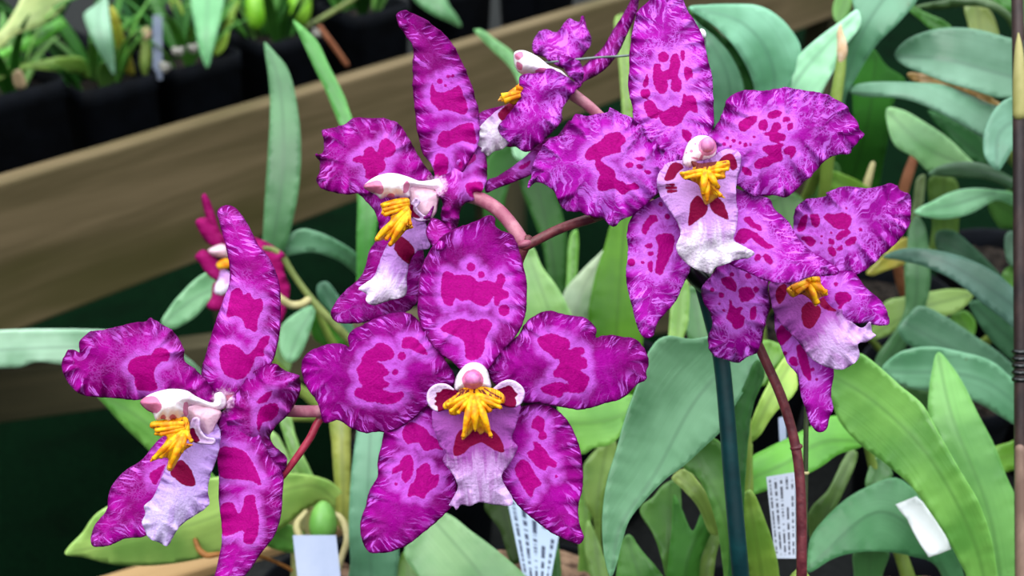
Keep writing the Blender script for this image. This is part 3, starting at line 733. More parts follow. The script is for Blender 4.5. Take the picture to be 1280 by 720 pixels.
# --- upper right flower ------------------------------------------------------------------
d1, d2, d3, d4, d5, d6 = Z(660, 120, 4.235), Z(770, 0, 3.6), Z(880, 90, 4.236), Z(770, 150, 3.6), Z(760, 230, 3.6), Z(860, 220, 4.5)
C4 = (872, 205)
flower(orchid, 293, C4, [(745, 268, 303, 1.7), (790, 252, 304, 1.8), (835, 228, 302, 2.0), (872, 208, 297, 2.4)], M['stem_dark'], [
    ('dorsal_sepal', [(866, 205), (845, 198)] + d2([220, 685], [150, 630], [90, 560], [75, 480], [58, 400], [60, 320], [65, 220], [80, 120], [100, 50], [155, -2], [180, -40], [230, -62], [285, -30], [310, 20], [330, 60], [370, 120], [395, 180], [410, 260], [430, 330], [435, 400], [440, 500], [438, 565], [410, 640]) + [(876, 200)],
     [(868, 204, 3), (845, 120, 2), (834, -16, 9)],
     dict(mat='petal_net', cup=-1.8, ruf=.8, jag=.5, blot=[
         ('c', 829.2, 71.4, 7), d2([290, 230], [305, 225], [310, 260], [298, 278]),
         d2([165, 345], [175, 285], [200, 290], [205, 320], [235, 310], [250, 250], [275, 240], [290, 290], [280, 340], [295, 370], [290, 410], [260, 412], [245, 390], [250, 360], [230, 360], [235, 390], [220, 420], [195, 420], [170, 380]),
         d2([310, 300], [340, 310], [345, 350], [330, 350], [320, 370], [305, 330]), d2([120, 390], [140, 330], [148, 360], [140, 390]), ('c', 806.7, 117.2, 6.5),
         d2([125, 460], [160, 450], [190, 500], [190, 530], [150, 530], [130, 495]),
         d2([190, 490], [215, 500], [260, 475], [290, 480], [305, 420], [320, 430], [350, 430], [365, 470], [368, 510], [330, 500], [310, 520], [290, 555], [240, 570], [205, 550]),
         d2([300, 580], [340, 600], [330, 640], [300, 620])])),
    ('petal', d1([850, 340], [780, 300], [710, 270], [640, 200], [560, 120], [500, 95], [440, 65], [425, 85], [370, 95], [310, 105], [255, 95], [230, 130], [200, 180], [185, 210], [140, 215], [90, 250], [50, 310], [20, 380], [17, 440], [5, 490], [36, 458], [90, 470], [140, 510], [165, 570], [200, 605], [270, 615], [330, 635], [400, 650], [440, 690], [465, 690], [490, 660], [550, 635], [620, 580], [690, 510], [780, 420]),
     [(868, 208, 0), (790, 210, -2), (720, 212, 0), (662, 215, 6)],
     dict(mat='petal_net', cup=1.8, ruf=1.6, jag=.9, blot=[
         d1([300, 310], [340, 260], [380, 240], [420, 200], [490, 195], [520, 240], [490, 270], [495, 295], [440, 310], [400, 325], [385, 335], [420, 370], [455, 390], [470, 440], [510, 455], [520, 470], [570, 460], [590, 490], [540, 500], [500, 525], [460, 490], [400, 505], [370, 495], [370, 440], [380, 420], [355, 370], [355, 340], [310, 340]),
         d1([512, 362], [550, 350], [560, 372], [530, 382]), d1([572, 362], [605, 366], [610, 386], [580, 386]), d1([560, 330], [600, 320], [630, 335], [600, 345]), d1([615, 390], [650, 395], [655, 410], [625, 412])])),
    ('petal', d3([0, 380], [30, 325], [70, 270], [100, 210], [120, 150], [170, 110], [240, 95], [300, 100], [370, 90], [430, 78], [490, 90], [540, 100], [600, 105], [650, 120], [710, 150], [760, 180], [775, 220], [810, 260], [825, 305], [852, 330], [820, 365], [790, 400], [770, 430], [700, 440], [650, 465], [600, 515], [560, 560], [520, 590], [480, 630], [430, 665], [390, 655], [330, 655], [260, 655], [190, 610], [60, 500]),
     [(876, 206, 0), (945, 180, -2), (1010, 172, 0), (1080, 168, 6)],
     dict(mat='petal_net', cup=1.8, ruf=1.6, jag=.9, blot=[
         d3([185, 270], [225, 240], [280, 232], [275, 265], [205, 318], [185, 300]), d3([335, 225], [380, 200], [415, 215], [400, 235], [345, 248]), d3([290, 270], [315, 248], [340, 265], [325, 310], [290, 300]), d3([415, 245], [450, 235], [460, 255], [420, 265]), d3([440, 280], [470, 270], [470, 300], [445, 310]),
         d3([310, 325], [350, 310], [370, 265], [400, 270], [410, 295], [390, 315], [430, 330], [430, 360], [400, 372], [430, 385], [410, 400], [415, 440], [420, 465], [375, 480], [330, 505], [280, 513], [262, 490], [290, 460], [340, 443], [305, 410], [330, 390], [390, 380], [345, 360], [345, 340], [320, 338]),
         d3([420, 410], [480, 390], [488, 420], [460, 460], [450, 440], [425, 435]), ('c', 909, 173, 2.6), ('c', 917, 176, 2.8), ('c', 925, 179, 2.4), ('c', 932, 181, 3), ('c', 938, 180.5, 2.2), ('c', 905, 180, 2.4), ('c', 913, 183, 2.2), ('c', 943, 171, 1.8), d3([200, 500], [250, 520], [250, 550], [210, 540])])),
    ('lateral_sepal', [(862, 222), (842, 238)] + d5([230, 60], [150, 100], [105, 150], [85, 220], [90, 300], [80, 400], [90, 480], [110, 560], [125, 620], [150, 680], [180, 695], [205, 680], [220, 630], [260, 580], [310, 520], [335, 460], [365, 400], [372, 360], [350, 280], [360, 120]) + [(872, 232)],
     [(866, 222, 4), (825, 310, 3), (810, 424, -2)],
     dict(mat='petal_net', cup=2.0, ruf=.8, jag=.6, blot=[
         d5([150, 210], [190, 140], [215, 140], [225, 165], [200, 180], [165, 230]), d5([215, 235], [290, 225], [300, 270], [280, 330], [260, 370], [240, 410], [215, 400], [220, 330], [225, 280]), d5([165, 275], [200, 265], [200, 285], [170, 288]), d5([175, 310], [205, 305], [205, 322], [180, 322]), d5([180, 350], [200, 345], [195, 400], [178, 380]), ('c', 826, 255, 3), ('c', 834, 271, 3.5), ('c', 803, 328, 2.5), ('c', 789, 328, 5)])),
    ('lateral_sepal', [(876, 222), (900, 226)] + d6([270, 70], [340, 90], [400, 108], [460, 130], [485, 182], [560, 250], [610, 330], [680, 410], [760, 460], [850, 530], [842, 552], [760, 562], [680, 572], [600, 600], [500, 602], [420, 582], [340, 545], [250, 505], [200, 470], [120, 350]) + [(872, 240)],
     [(876, 224, 4), (940, 290, 0), (1046, 342, -8)],
     dict(mat='petal_net', cup=1.6, ruf=.7, jag=.5, fold=(.03, -.03), blot=[
         d6([310, 240], [345, 228], [375, 260], [410, 280], [415, 310], [380, 300], [340, 275]), d6([260, 355], [300, 295], [330, 295], [400, 330], [440, 370], [485, 400], [450, 412], [390, 380], [350, 350], [320, 380], [280, 375]), d6([370, 455], [400, 435], [410, 465], [385, 480]), d6([420, 450], [440, 435], [480, 480], [470, 500], [445, 490])])),
    ('lip', d4([310, 180], [240, 190], [202, 220], [185, 270], [190, 320], [215, 370], [250, 420], [280, 470], [290, 510], [270, 570], [285, 610], [330, 655], [380, 680], [430, 692], [442, 670], [490, 650], [540, 630], [600, 620], [625, 600], [580, 570], [530, 540], [540, 490], [550, 420], [540, 350], [545, 260], [562, 190], [558, 150], [520, 125], [470, 140], [430, 170], [380, 185]),
     [(872, 202, -2), (882, 250, -6), (888, 290, -8), (884, 342, -6)],
     dict(mat='lip_white', cup=2.0, ruf=.8, jag=.6, nr=11, curl=[(890, 312, 9, 2.0)], label='broad white lip with crimson patches', blot=[
         d4([215, 270], [235, 220], [250, 195], [290, 195], [305, 215], [280, 235], [265, 260], [225, 275]), ('l', 833, 231.5, 842, 230.5, 1.5), ('l', 833, 235, 845, 235, 1.6), ('l', 835, 240, 845, 238.5, 1.7),
         d4([328, 478], [332, 400], [342, 362], [370, 340], [394, 366], [414, 396], [402, 424], [362, 454]), d4([422, 375], [440, 342], [474, 362], [498, 408], [505, 450], [470, 434], [432, 408]), d4([460, 190], [490, 160], [520, 150], [545, 190], [545, 215], [520, 225], [505, 195])])),
    ('callus', d4([285, 235], [320, 232], [345, 220], [340, 185], [380, 195], [420, 190], [470, 185], [508, 183], [512, 215], [492, 235], [492, 262], [455, 272], [470, 300], [462, 322], [492, 352], [460, 348], [432, 368], [405, 382], [385, 342], [370, 292], [332, 272], [300, 262]),
     [(882, 208, -10), (884, 230, -11), (884, 254, -9)],
     dict(mat='callus', teeth=(-12, [(878, 214, 851, 217, 1.1, .4, 1.2), (878, 217, 855, 223, 1.0, .4, 1.6), (888, 212, 911, 204, 1.1, .4, 1.2), (888, 215, 911, 211, 1.0, .4, 1.6), (888, 218, 906, 221, .9, .4, 1.6), (881, 216, 879, 244, 1.5, .4, 2.2), (886, 216, 898, 235, 1.4, .4, 2.2), (884, 222, 884, 252, 1.3, .5, 1.6), (886, 226, 902, 246, .9, .3, .6)]), cup=1.6, thick=.8, step=1.6, label='yellow toothed crest', blot=[d4([338, 178], [452, 176], [448, 200], [425, 210], [405, 200], [385, 216], [362, 206], [350, 216]), ('l', 872, 204, 870, 214, 1.3), ('l', 878, 203, 878, 214, 1.3), ('l', 884, 204, 885, 212, 1.3), ('l', 891, 207, 889, 213, 1.1), ('l', 866, 207, 860, 213, 1.1), ('l', 868, 207, 884, 207, 1.6), ('l', 866, 213, 878, 211, 1.6), ('l', 884, 212, 898, 208, 1.8), ('l', 903, 205, 907, 203, 1.5), ('l', 858, 221, 864, 227, 1.4), ('l', 902, 225, 905, 230, 1.3), ('l', 893, 214, 896, 217, 1)])),
    ('column', d4([300, 200], [308, 140], [330, 95], [370, 70], [420, 75], [450, 105], [448, 155], [420, 175], [395, 180], [365, 185], [335, 215]),
     [(872, 176, -5), (872, 205, -11)], dict(mat='column_blush', cup=3.2, thick=.7, step=1.8, label='white hooded column', blot=[('c', 864, 189, 2), ('c', 858, 191, 1.4), ('c', 884.5, 183, 11.6), ('l', 878, 194, 876, 199, 2), ('c', 869, 180, 1.6), ('l', 863, 196, 872, 199, 1.2)])),  # larger disc behind the cap: painted shade of the hollow under the hood
    ('anther_cap', (884.5, 181), (-11.2, 9.5, 10, 2.4), dict(mat='cap')),
])

# --- lower right flower ------------------------------------------------------------------
e1, e2 = Z(960, 220, 4.5), Z(860, 320, 3.13)
C5 = (985, 345)
flower(orchid, 316, C5, [(946, 432, 330, 1.5), (952, 400, 330, 1.5), (968, 365, 326, 1.8), (986, 346, 320, 2.2)], M['stem_dark'], [
    ('dorsal_sepal', [(978, 350), (984, 320)] + e1([140, 300], [145, 220], [170, 165], [215, 130], [280, 122], [325, 115], [340, 90], [400, 65], [470, 60], [550, 68], [620, 60], [680, 42], [730, 55], [745, 80], [800, 110], [805, 160], [800, 260], [770, 320], [720, 380], [650, 440], [600, 490], [560, 520], [510, 550], [440, 560], [320, 580], [200, 600]),
     [(990, 348, 3), (1050, 300, 2), (1132, 246, 8)],
     dict(mat='petal_net', cup=1.6, ruf=1.6, jag=.8, blot=[
         e1([235, 220], [280, 215], [295, 250], [275, 290], [250, 280], [240, 250]), e1([190, 230], [220, 215], [215, 280], [200, 310], [165, 310]), e1([310, 230], [340, 208], [365, 215], [420, 205], [470, 230], [455, 290], [400, 300], [370, 290], [345, 265]), e1([380, 345], [400, 315], [450, 298], [468, 315], [440, 340], [390, 365]), e1([340, 350], [370, 360], [375, 385], [345, 385]), e1([430, 380], [470, 340], [500, 345], [495, 370], [450, 395]), e1([335, 410], [360, 395], [385, 430], [375, 455], [345, 440]), e1([390, 400], [420, 390], [420, 415], [390, 420]), e1([180, 345], [240, 340], [270, 370], [240, 400], [210, 375]), ('c', 1075.5, 287, 2.6), ('c', 1026.7, 295.5, 1.9), ('c', 1039, 291, 1.9), ('c', 1026.7, 303.7, 1.9), ('c', 1058, 260, 1.8)])),
    ('petal', e2([400, 60], [520, 70], [640, 60], [700, 128], [755, 175], [780, 220], [788, 265], [740, 272], [700, 262], [640, 262], [540, 200], [450, 120]),
     [(990, 347, 2), (1050, 372, 0), (1110, 402, 2)],
     dict(mat='petal_net', cup=1.2, ruf=1.0, jag=.6, blot=[e2([575, 150], [600, 140], [630, 145], [640, 170], [610, 190], [600, 200], [580, 180]), ('c', 1045, 355, 3), ('c', 1050, 384, 3)])),
    ('petal', e2([400, 60], [320, 95], [315, 150], [320, 200], [300, 270], [282, 350], [270, 380], [230, 395], [200, 418], [175, 415], [150, 405], [110, 395], [85, 370], [78, 320], [95, 270], [85, 220], [60, 180], [52, 130], [88, 80], [128, 30], [200, 10], [330, 10]),
     [(982, 345, 1), (930, 350, -4), (916, 395, -3), (912, 450, 2)],
     dict(mat='petal_net', cup=1.8, ruf=1.5, jag=.8, blot=[
         e2([130, 90], [160, 80], [190, 110], [185, 140], [160, 130], [135, 110]), e2([165, 160], [180, 200], [210, 200], [205, 225], [222, 240], [215, 275], [180, 285], [170, 260], [150, 245], [160, 200]), e2([120, 145], [140, 145], [140, 165], [125, 165]), e2([245, 205], [265, 195], [270, 220], [260, 250], [245, 250]), e2([200, 130], [240, 120], [260, 160], [210, 180]), ('c', 890, 362, 3), ('c', 899, 379, 2.2), ('c', 905, 388, 2), ('c', 926, 386, 2.5), ('c', 915, 343, 3), ('c', 945, 362, 4), ('c', 935, 345, 4)])),
    ('lateral_sepal', e2([400, 110], [350, 170], [338, 250], [345, 310], [360, 350], [390, 420], [430, 470], [440, 540], [460, 600], [480, 660], [510, 690], [540, 680], [555, 630], [568, 600], [560, 540], [570, 440], [540, 380], [470, 240]),
     [(988, 352, 5), (1000, 430, 3), (1026, 540, -2)],
     dict(mat='petal_net', cup=1.6, ruf=.6, jag=.5, blot=[
         e2([345, 295], [375, 265], [385, 290], [410, 300], [390, 330], [360, 350]), e2([425, 350], [445, 345], [475, 420], [480, 490], [450, 460], [430, 400]), e2([395, 400], [420, 395], [430, 430], [400, 425]), ('c', 1015.6, 462, 2.8), ('c', 981, 442, 3), ('c', 1021, 474, 2)])),
    ('lip', e2([400, 85], [322, 100], [328, 190], [350, 250], [400, 300], [450, 360], [480, 400], [520, 425], [560, 440], [600, 445], [650, 420], [672, 390], [665, 345], [700, 335], [735, 310], [722, 298], [712, 262], [680, 280], [640, 258], [606, 232], [604, 210], [570, 205], [530, 160], [520, 110], [460, 90]),
     [(992, 350, -3), (1020, 395, -7), (1045, 430, -9), (1062, 448, -8)],
     dict(mat='lip', cup=2.0, ruf=1.1, jag=.6, nr=17, curl=[(1070, 412, 10, 3)], label='pale lilac lip with crimson patches', blot=[
         e2([445, 210], [470, 180], [520, 205], [515, 235], [480, 282], [455, 275]), e2([510, 180], [530, 160], [580, 215], [540, 210]), e2([345, 130], [380, 108], [385, 150], [355, 190], [345, 165])])),
    ('callus', e2([385, 130], [420, 105], [450, 95], [482, 76], [515, 82], [522, 110], [535, 128], [548, 152], [515, 165], [500, 197], [472, 165], [440, 150], [412, 162], [395, 152]),
     [(998, 352, -10), (1010, 362, -13), (1020, 378, -11)],
     dict(mat='callus', teeth=(-14, [(1012, 352, 988, 361, 1.1, .4, 1.4), (1012, 354, 994, 366, 1.0, .4, 1.6), (1014, 350, 1024, 349, 1.2, .4, 1.4), (1014, 354, 1033, 366, 1.4, .4, 2.0), (1012, 356, 1022, 380, 1.4, .4, 2.4), (1010, 352, 1012, 346, 1.1, .4, 1.2)]), cup=2.6, thick=1.2, step=1.6, label='orange toothed crest', blot=[('l', 994, 364, 1003, 360, .8), ('l', 1000, 368, 1006, 364, .8), ('l', 1008, 352, 1014, 356, .8)])),
    ('column', [(978, 326), (990, 320), (1004, 324), (1010, 336), (1008, 348), (996, 356), (982, 352), (974, 340)],
     [(992, 326, -2), (994, 350, -8)], dict(mat='column', cup=5.0, thick=.7, step=1.8, label='white hooded column')),
])

# --- topmost flower, seen from its side ---------------------------------------------------
h1, h4 = Z(580, 0, 3.27), Z(530, 170, 4.8)
C6 = (704, 108)
flower(orchid, 326, (-900, -900), [(752, 148, 330, 1.7), (735, 132, 330, 1.7), (716, 118, 330, 1.9), (702, 106, 327, 2.2)], M['stem_pink'], [
    ('dorsal_sepal', h1([430, 385], [455, 330], [470, 290], [520, 240], [570, 190], [610, 120], [650, 60], [680, 0], [705, -50], [725, -40], [716, 0], [710, 40], [680, 110], [640, 200], [590, 270], [540, 310], [490, 335], [455, 380]),
     [(714, 112, 4), (745, 80, 8), (775, 40, 10), (795, -14, 4)], dict(mat='petal_mid', cup=2.0, ruf=.8, jag=.5)),
    ('petal', h1([470, 330], [440, 300], [380, 270], [340, 240], [290, 220], [278, 190], [290, 150], [330, 120], [380, 130], [410, 95], [430, 75], [468, 90], [488, 65], [502, 110], [522, 160], [515, 190], [480, 240], [470, 280]),
     [(712, 96, 6), (700, 70, 10), (690, 40, 16)], dict(mat='petal_net', cup=2.4, ruf=1.8, jag=.6, curl=[(727, 48, 9, -3)])),
    ('lateral_sepal', [(712, 150), (696, 170)] + h1([350, 560], [300, 590], [250, 640], [140, 718]) + h4([375, 270], [370, 340], [450, 310], [560, 270], [640, 235], [720, 190]) + [(700, 190), (712, 165)],
     [(706, 120, 2), (690, 178, 1), (650, 214, -2), (606, 236, -6)], dict(mat='petal_mid', cup=1.0, ruf=.5, jag=.4, blot=[h4([560, 195], [600, 165], [640, 150], [630, 175], [590, 200])])),
    ('lateral_sepal', [(700, 118), (650, 128), (598, 143), (598, 160), (622, 178), (640, 184), (690, 160)],
     [(700, 125, 6), (650, 155, 8), (600, 152, 10)], dict(mat='petal_mid', cup=1.0, ruf=.4)),
    ('lip', h1([300, 380], [225, 405], [190, 420], [130, 455], [90, 490], [62, 525], [58, 600], [98, 638], [118, 622], [155, 610], [180, 590], [260, 500]),
     [(676, 122, -2), (636, 150, -4), (606, 180, -6)],
     dict(mat='lip_white', cup=1.6, ruf=1.1, jag=.6, nr=13, label='white lip seen from the side', blot=[h1([138, 470], [190, 418], [240, 410], [230, 440], [175, 492], [150, 490])])),
    ('callus', h1([300, 350], [225, 348], [190, 368], [178, 378], [145, 400], [140, 412], [175, 415], [200, 428], [240, 420], [300, 390]),
     [(676, 113, -4), (650, 118, -6), (622, 123, -7)], dict(mat='callus', teeth=(-7, [(652, 114, 626, 122, 1.3, .5, .8), (652, 118, 628, 126, 1.2, .5, .6), (654, 112, 646, 108, 1.2, .6, .8)]), cup=2.0, thick=1.6, step=1.5, label='yellow crest seen from the side')),
    ('column', h1([205, 215], [240, 205], [300, 230], [350, 268], [400, 290], [430, 330], [400, 350], [355, 312], [320, 312], [240, 305], [213, 282]),
     [(704, 102, 0), (676, 84, -6), (644, 74, -9)],
     dict(mat='column', cup=4.0, thick=1.6, step=1.6, label='white column with pink marks', blot=[h1([207, 222], [240, 210], [242, 230], [218, 246]), h1([215, 250], [240, 270], [235, 288], [216, 278]), h1([290, 290], [330, 276], [350, 290], [340, 312], [300, 308])])),
    ('petal', h1([470, 345], [420, 300], [380, 225], [440, 235], [472, 252], [490, 300], [482, 335], [430, 400], [400, 450], [400, 490], [350, 552], [290, 602], [255, 622], [200, 592], [150, 552], [138, 520], [170, 480], [210, 430], [230, 390], [225, 335], [232, 308], [300, 298], [350, 278]),
     [(712, 104, -3), (680, 120, -10), (650, 175, -13)],
     dict(mat='petal_net', cup=2.6, ruf=1.8, jag=.8, curl=[(690, 125, 14, 4)])),
])

# --- the spike itself ---------------------------------------------------------------------
st = tube('flower_stem', [(1000, 905, 400, 2.0), (1001, 800, 352, 1.8), (1002, 720, 334, 1.6), (1002, 660, 331, 1.55), (1000, 600, 330, 1.5), (994, 556, 330, 1.5), (978, 500, 330, 1.5), (954, 445, 330, 1.45), (934, 400, 330, 1.45), (905, 340, 330, 1.4), (860, 280, 326, 1.4), (800, 252, 318, 1.4), (742, 272, 307, 1.5), (700, 286, 304, 1.4), (656, 308, 303, 1.4)], orchid, M['stem_dark'])
tube('flower_stem', [(660, 300, 303.4, 1.5), (650, 322, 304, 1.4), (630, 380, 308, 1.3), (560, 440, 312, 1.25), (470, 490, 310, 1.2)], orchid, M['stem_dark'])
tube('flower_stem', [(500, 476, 311, 1.2), (470, 490, 310, 1.2), (404, 520, 306, 1.15), (386, 550, 305, 1.1), (356, 592, 305, .9), (340, 612, 306, .6)], orchid, M['stem_red'])
for (x, y, d, r) in ((995.5, 559, 330, 1.75), (656, 305, 303, 2.1), (402, 521, 306, 1.5)):
    blob('node', x, y, d, r * 4.6, r * 2.6, r * 1.05, orchid, M['stem_pink'] if x < 900 else M['stem_dark'], rot=.3)
# ------------------------------------------------------------------ leaves and background plants
def leaf(parent, outline, mid, rgb, name='leaf', **k):
    o = dict(step=6.0, thick=.6, cup=-.8, ruf=.25)
    mk = {q: k.pop(q) for q in ('rough', 'trans', 'dry') if q in k}
    o.update(k)
    return surf(name, outline, mid, parent, leaf_mat(tuple(rgb), **mk), **o)

def ribbon(parent, base, az, length, width, rise, droop, rgb, name='leaf', n=16, twist=0.0, keel=.16):
    """a strap leaf growing from a point of the place: rise = angle at its foot, droop = how far it arches over"""
    h = Vector((math.cos(az), math.sin(az), 0)); side = Vector((-math.sin(az), math.cos(az), 0))
    pos, ang = Vector(base), rise
    vs, fs, pat, lay, ext = [], [], [], [], []
    sd = random.random() * 50
    acc = 0.0
    for i in range(n + 1):
        t = i / n
        w = width * .5 * (min(1, .35 + 2.2 * t) * (1 - t ** 2.6)) ** .8 if t < 1 else .0004
        d = h * math.cos(ang) + Vector((0, 0, 1)) * math.sin(ang)
        nrm = side.cross(d).normalized()
        sdv = (side * math.cos(twist * t) + nrm * math.sin(twist * t))
        for j in range(5):
            q = (j - 2) / 2
            vs.append(pos + sdv * (w * q) - nrm * (abs(q) * -w * keel * 2))
            pat.append((200, (1 - abs(q)) * w * 2000, acc * 2000)); lay.append((acc * 2000, q * w * 2000, sd)); ext.append((t, q * w * 2000, 500))
        step = length / n
        pos = pos + d * step; acc += step
        ang -= droop / n * (.5 + t)
    for i in range(n):
        for j in range(4):
            fs.append((i * 5 + j, (i + 1) * 5 + j, (i + 1) * 5 + j + 1, i * 5 + j + 1))
    me = mesh(name, vs, fs)
    for an, data in (('pat', pat), ('lay', lay), ('ext', ext)):
        at = me.attributes.new(an, 'FLOAT_VECTOR', 'POINT')
        at.data.foreach_set('vector', np.array(data, np.float32).ravel())
    o = link(name, me, parent, leaf_mat(tuple(rgb)))
    m = o.modifiers.new('thickness', 'SOLIDIFY'); m.thickness = .0007; m.offset = 0
    return o

BENCH_Z = CAM.z - .47          # top of the near bench
RIM_Z = BENCH_Z + .10          # rims of the pots standing on it

def round_pot(x, y, r, label, rimz=RIM_Z, group='round black nursery pots', at=None):
    c = Vector((at[0], at[1], rimz)) if at else on_plane(x, y, rimz)
    h = rimz - BENCH_Z
    base = Vector((c.x, c.y, BENCH_Z))
    t = thing('plant_pot', label, 'pot', base, group)
    prof = [(.0, .0), (r * .74, .0), (r * .80, .004), (r * .95, h - .016), (r * .96, h - .014), (r * 1.0, h - .013), (r * 1.0, h - .0005), (r * .985, h), (r * .955, h - .001), (r * .93, h - .012), (r * .80, .010), (0, .008)]
    lathe('body', base, prof, t, M['black'], 48)
    return base, c

def bark(c, r, z, label, mat='bark'):
    """loose bark chips filling a pot"""
    vs, fs = [], []
    n, m = 44, 18
    for i in range(m + 1):
        for k in range(n):
            a = 2 * math.pi * k / n
            rr = r * i / m
            p = Vector((c.x + rr * math.cos(a), c.y + rr * math.sin(a), z))
            v = mnoise.voronoi(Vector((p.x * 130, p.y * 130, c.x * 9)))[0]
            p.z += .007 * (v[1] - v[0]) - .004 + .006 * (1 - (i / m) ** 2)
            vs.append(p)
    for i in range(m):
        for k in range(n):
            fs.append((i * n + k, (i + 1) * n + k, (i + 1) * n + (k + 1) % n, i * n + (k + 1) % n))
    o = link('potting_bark', mesh('potting_bark', vs, fs, False), None, M[mat])
    return tag(o, label, 'bark', None, 'stuff')

def quad(name, cor, parent, mat, thick=.4, bend=0.0):
    """a small tag: four corners (x, y, distance mm) from the upper left round to the lower left; text runs down its length"""
    c = [P(x, y, d / 1000) for x, y, d in cor]
    n, m = 10, 4
    nv = (c[1] - c[0]).cross(c[3] - c[0]).normalized()
    if nv.dot(CAM - c[0]) < 0: nv = -nv
    vs = []
    for sgn in (0, 1):
        for i in range(n + 1):
            for j in range(m + 1):
                v, u = i / n, j / m
                p = (c[0] * (1 - u) + c[1] * u) * (1 - v) + (c[3] * (1 - u) + c[2] * u) * v
                vs.append(p + nv * (bend / 1000 * math.sin(math.pi * v) - sgn * thick / 1000))
    fs = []
    K = (n + 1) * (m + 1)
    idx = lambda s, i, j: s * K + i * (m + 1) + j
    for i in range(n):
        for j in range(m):
            fs.append((idx(0, i, j), idx(0, i + 1, j), idx(0, i + 1, j + 1), idx(0, i, j + 1)))
            fs.append((idx(1, i, j), idx(1, i, j + 1), idx(1, i + 1, j + 1), idx(1, i + 1, j)))
    for i in range(n):
        for j in (0, m):
            fs.append((idx(0, i, j), idx(1, i, j), idx(1, i + 1, j), idx(0, i + 1, j)))
    for j in range(m):
        for i in (0, n):
            fs.append((idx(0, i, j), idx(0, i, j + 1), idx(1, i, j + 1), idx(1, i, j)))
    me = mesh(name, vs, fs, False)
    bm = bmesh.new(); bm.from_mesh(me); bmesh.ops.recalc_face_normals(bm, faces=bm.faces); bm.to_mesh(me); bm.free()
    uv = me.uv_layers.new(name='UVMap')
    for lp in me.loops:
        k = lp.vertex_index % K
        uv.data[lp.index].uv = ((k % (m + 1)) / m, (k // (m + 1)) / n)
    return link(name, me, parent, mat)

# pots of the near bench
potA, rimA = round_pot(415, 748, .037, 'small round black pot of bark with a blank white tag', group=None)
potB, rimB = round_pot(0, 0, .046, 'round black pot of bark holding the long printed tag', group=None, at=(.012, .352))
potC, rimC = round_pot(0, 0, .042, 'round black pot from which the dark green stake rises', group=None, at=(.102, .340))
potD, rimD = round_pot(0, 0, .046, 'round black pot under the loose white tag and dark green leaf', group=None, at=(.193, .346))
bark(rimA, .0345, RIM_Z - .010, 'bark chips around the green bulb in the small pot')
bark(rimB, .0425, RIM_Z + .001, 'pale brown bark chips beside the printed tag')
bark(rimC, .039, RIM_Z - .010, 'bark chips at the foot of the dark green stake')
bark(rimD, .043, RIM_Z - .012, 'bark chips in the pot under the white tag')

# ---- bulb plant in the small pot at the bench end
pl = thing('bulb_orchid', 'orchid with a round green bulb and a broad leaf spreading left over the bench edge', 'plant', Vector((potA.x, potA.y, RIM_Z)))
bk = Z(60, 480, 3.0)
leaf(pl, [(81, 692), (103, 666), (120, 643), (160, 622), (210, 608), (270, 597), (330, 592), (370, 592), (395, 596), (415, 604), (430, 620), (437, 642), (425, 646), (415, 634), (400, 630), (380, 638), (360, 655), (325, 675), (273, 693), (233, 702), (193, 707), (157, 707), (133, 704), (103, 696)],
     [(432, 640, 500), (395, 608, 488), (330, 622, 468), (240, 655, 452), (80, 692, 440)], (168, 206, 110), fold=(.22, -.12), cup=0)
leaf(pl, [(118, 488), (150, 486), (185, 488), (215, 530), (262, 590), (320, 640), (380, 668), (370, 690), (290, 662), (215, 600), (185, 562), (160, 538), (138, 514)], [(375, 682, 490), (270, 625, 478), (190, 535, 470), (122, 490, 480)], (104, 160, 72), fold=(.12, -.08))
leaf(pl, [(437, 745), (438, 700), (436, 671), (437, 622), (441, 576), (446, 540), (452, 500), (468, 480), (480, 505), (481, 540), (478, 576), (482, 620), (494, 660), (499, 690), (496, 720), (494, 750)], [(466, 748, 472), (460, 640, 468), (462, 560, 474), (468, 482, 490)], (98, 150, 118), fold=(.04, .04))
leaf(pl, [(350, 516), (361, 520), (368, 545), (378, 570), (390, 596), (398, 640), (386, 640), (376, 600), (362, 566), (354, 540)], [(392, 640, 500), (372, 575, 500), (356, 518, 505)], (132, 172, 92), name='leaf_base', thick=1.6)
leaf(pl, [(334, 536), (344, 542), (358, 566), (372, 592), (384, 640), (372, 640), (360, 600), (345, 568)], [(378, 640, 503), (358, 580, 503), (338, 538, 508)], (140, 176, 98), name='leaf_base', thick=1.6)
leaf(pl, [(414, 500), (438, 500), (438, 540), (438, 613), (436, 660), (424, 660), (419, 613), (415, 560)], [(430, 660, 495), (428, 580, 494), (426, 500, 500)], (140, 150, 70), name='leaf_base', thick=2.0, fold=(.25, .25), trans=.05)
leaf(pl, [(360, 640), (374, 630), (392, 634), (402, 660), (400, 700), (394, 760), (366, 760), (364, 700)], [(382, 760, 490), (380, 634, 494)], (150, 146, 96), name='leaf_base', thick=1.6, fold=(.25, .25), trans=.05)
blob('bulb', 404, 652, 478, 20, 26, 8.0, pl, M['bulb'], point=.25)
tube('sheath', [(410, 640, 482, 1.2), (426, 648, 480, 1.5), (434, 672, 478, 1.6), (426, 700, 478, 1.4), (418, 730, 478, 1.2)], pl, M['stem_cream'])
tube('sheath', [(382, 640, 486, 1.2), (371, 656, 482, 1.6), (378, 680, 480, 1.6), (390, 730, 482, 1.4)], pl, M['stem_cream'])
tube('dry_bract', [(244, 675, 455, .9), (249, 687, 454, 1.2), (258, 694, 453, 1.3), (272, 693, 453, 1.1), (300, 690, 462, .8), (350, 705, 490, .8), (400, 735, 500, .8)], pl, M['dry_dark'])
t = thing('plant_tag', 'blank white tag stuck in the small pot below the round green bulb', 'tag', P(398, 745, .452))
quad('card', [(366, 669, 452), (420, 669, 452), (430, 760, 447), (376, 760, 447)], t, M['tag_grey'])

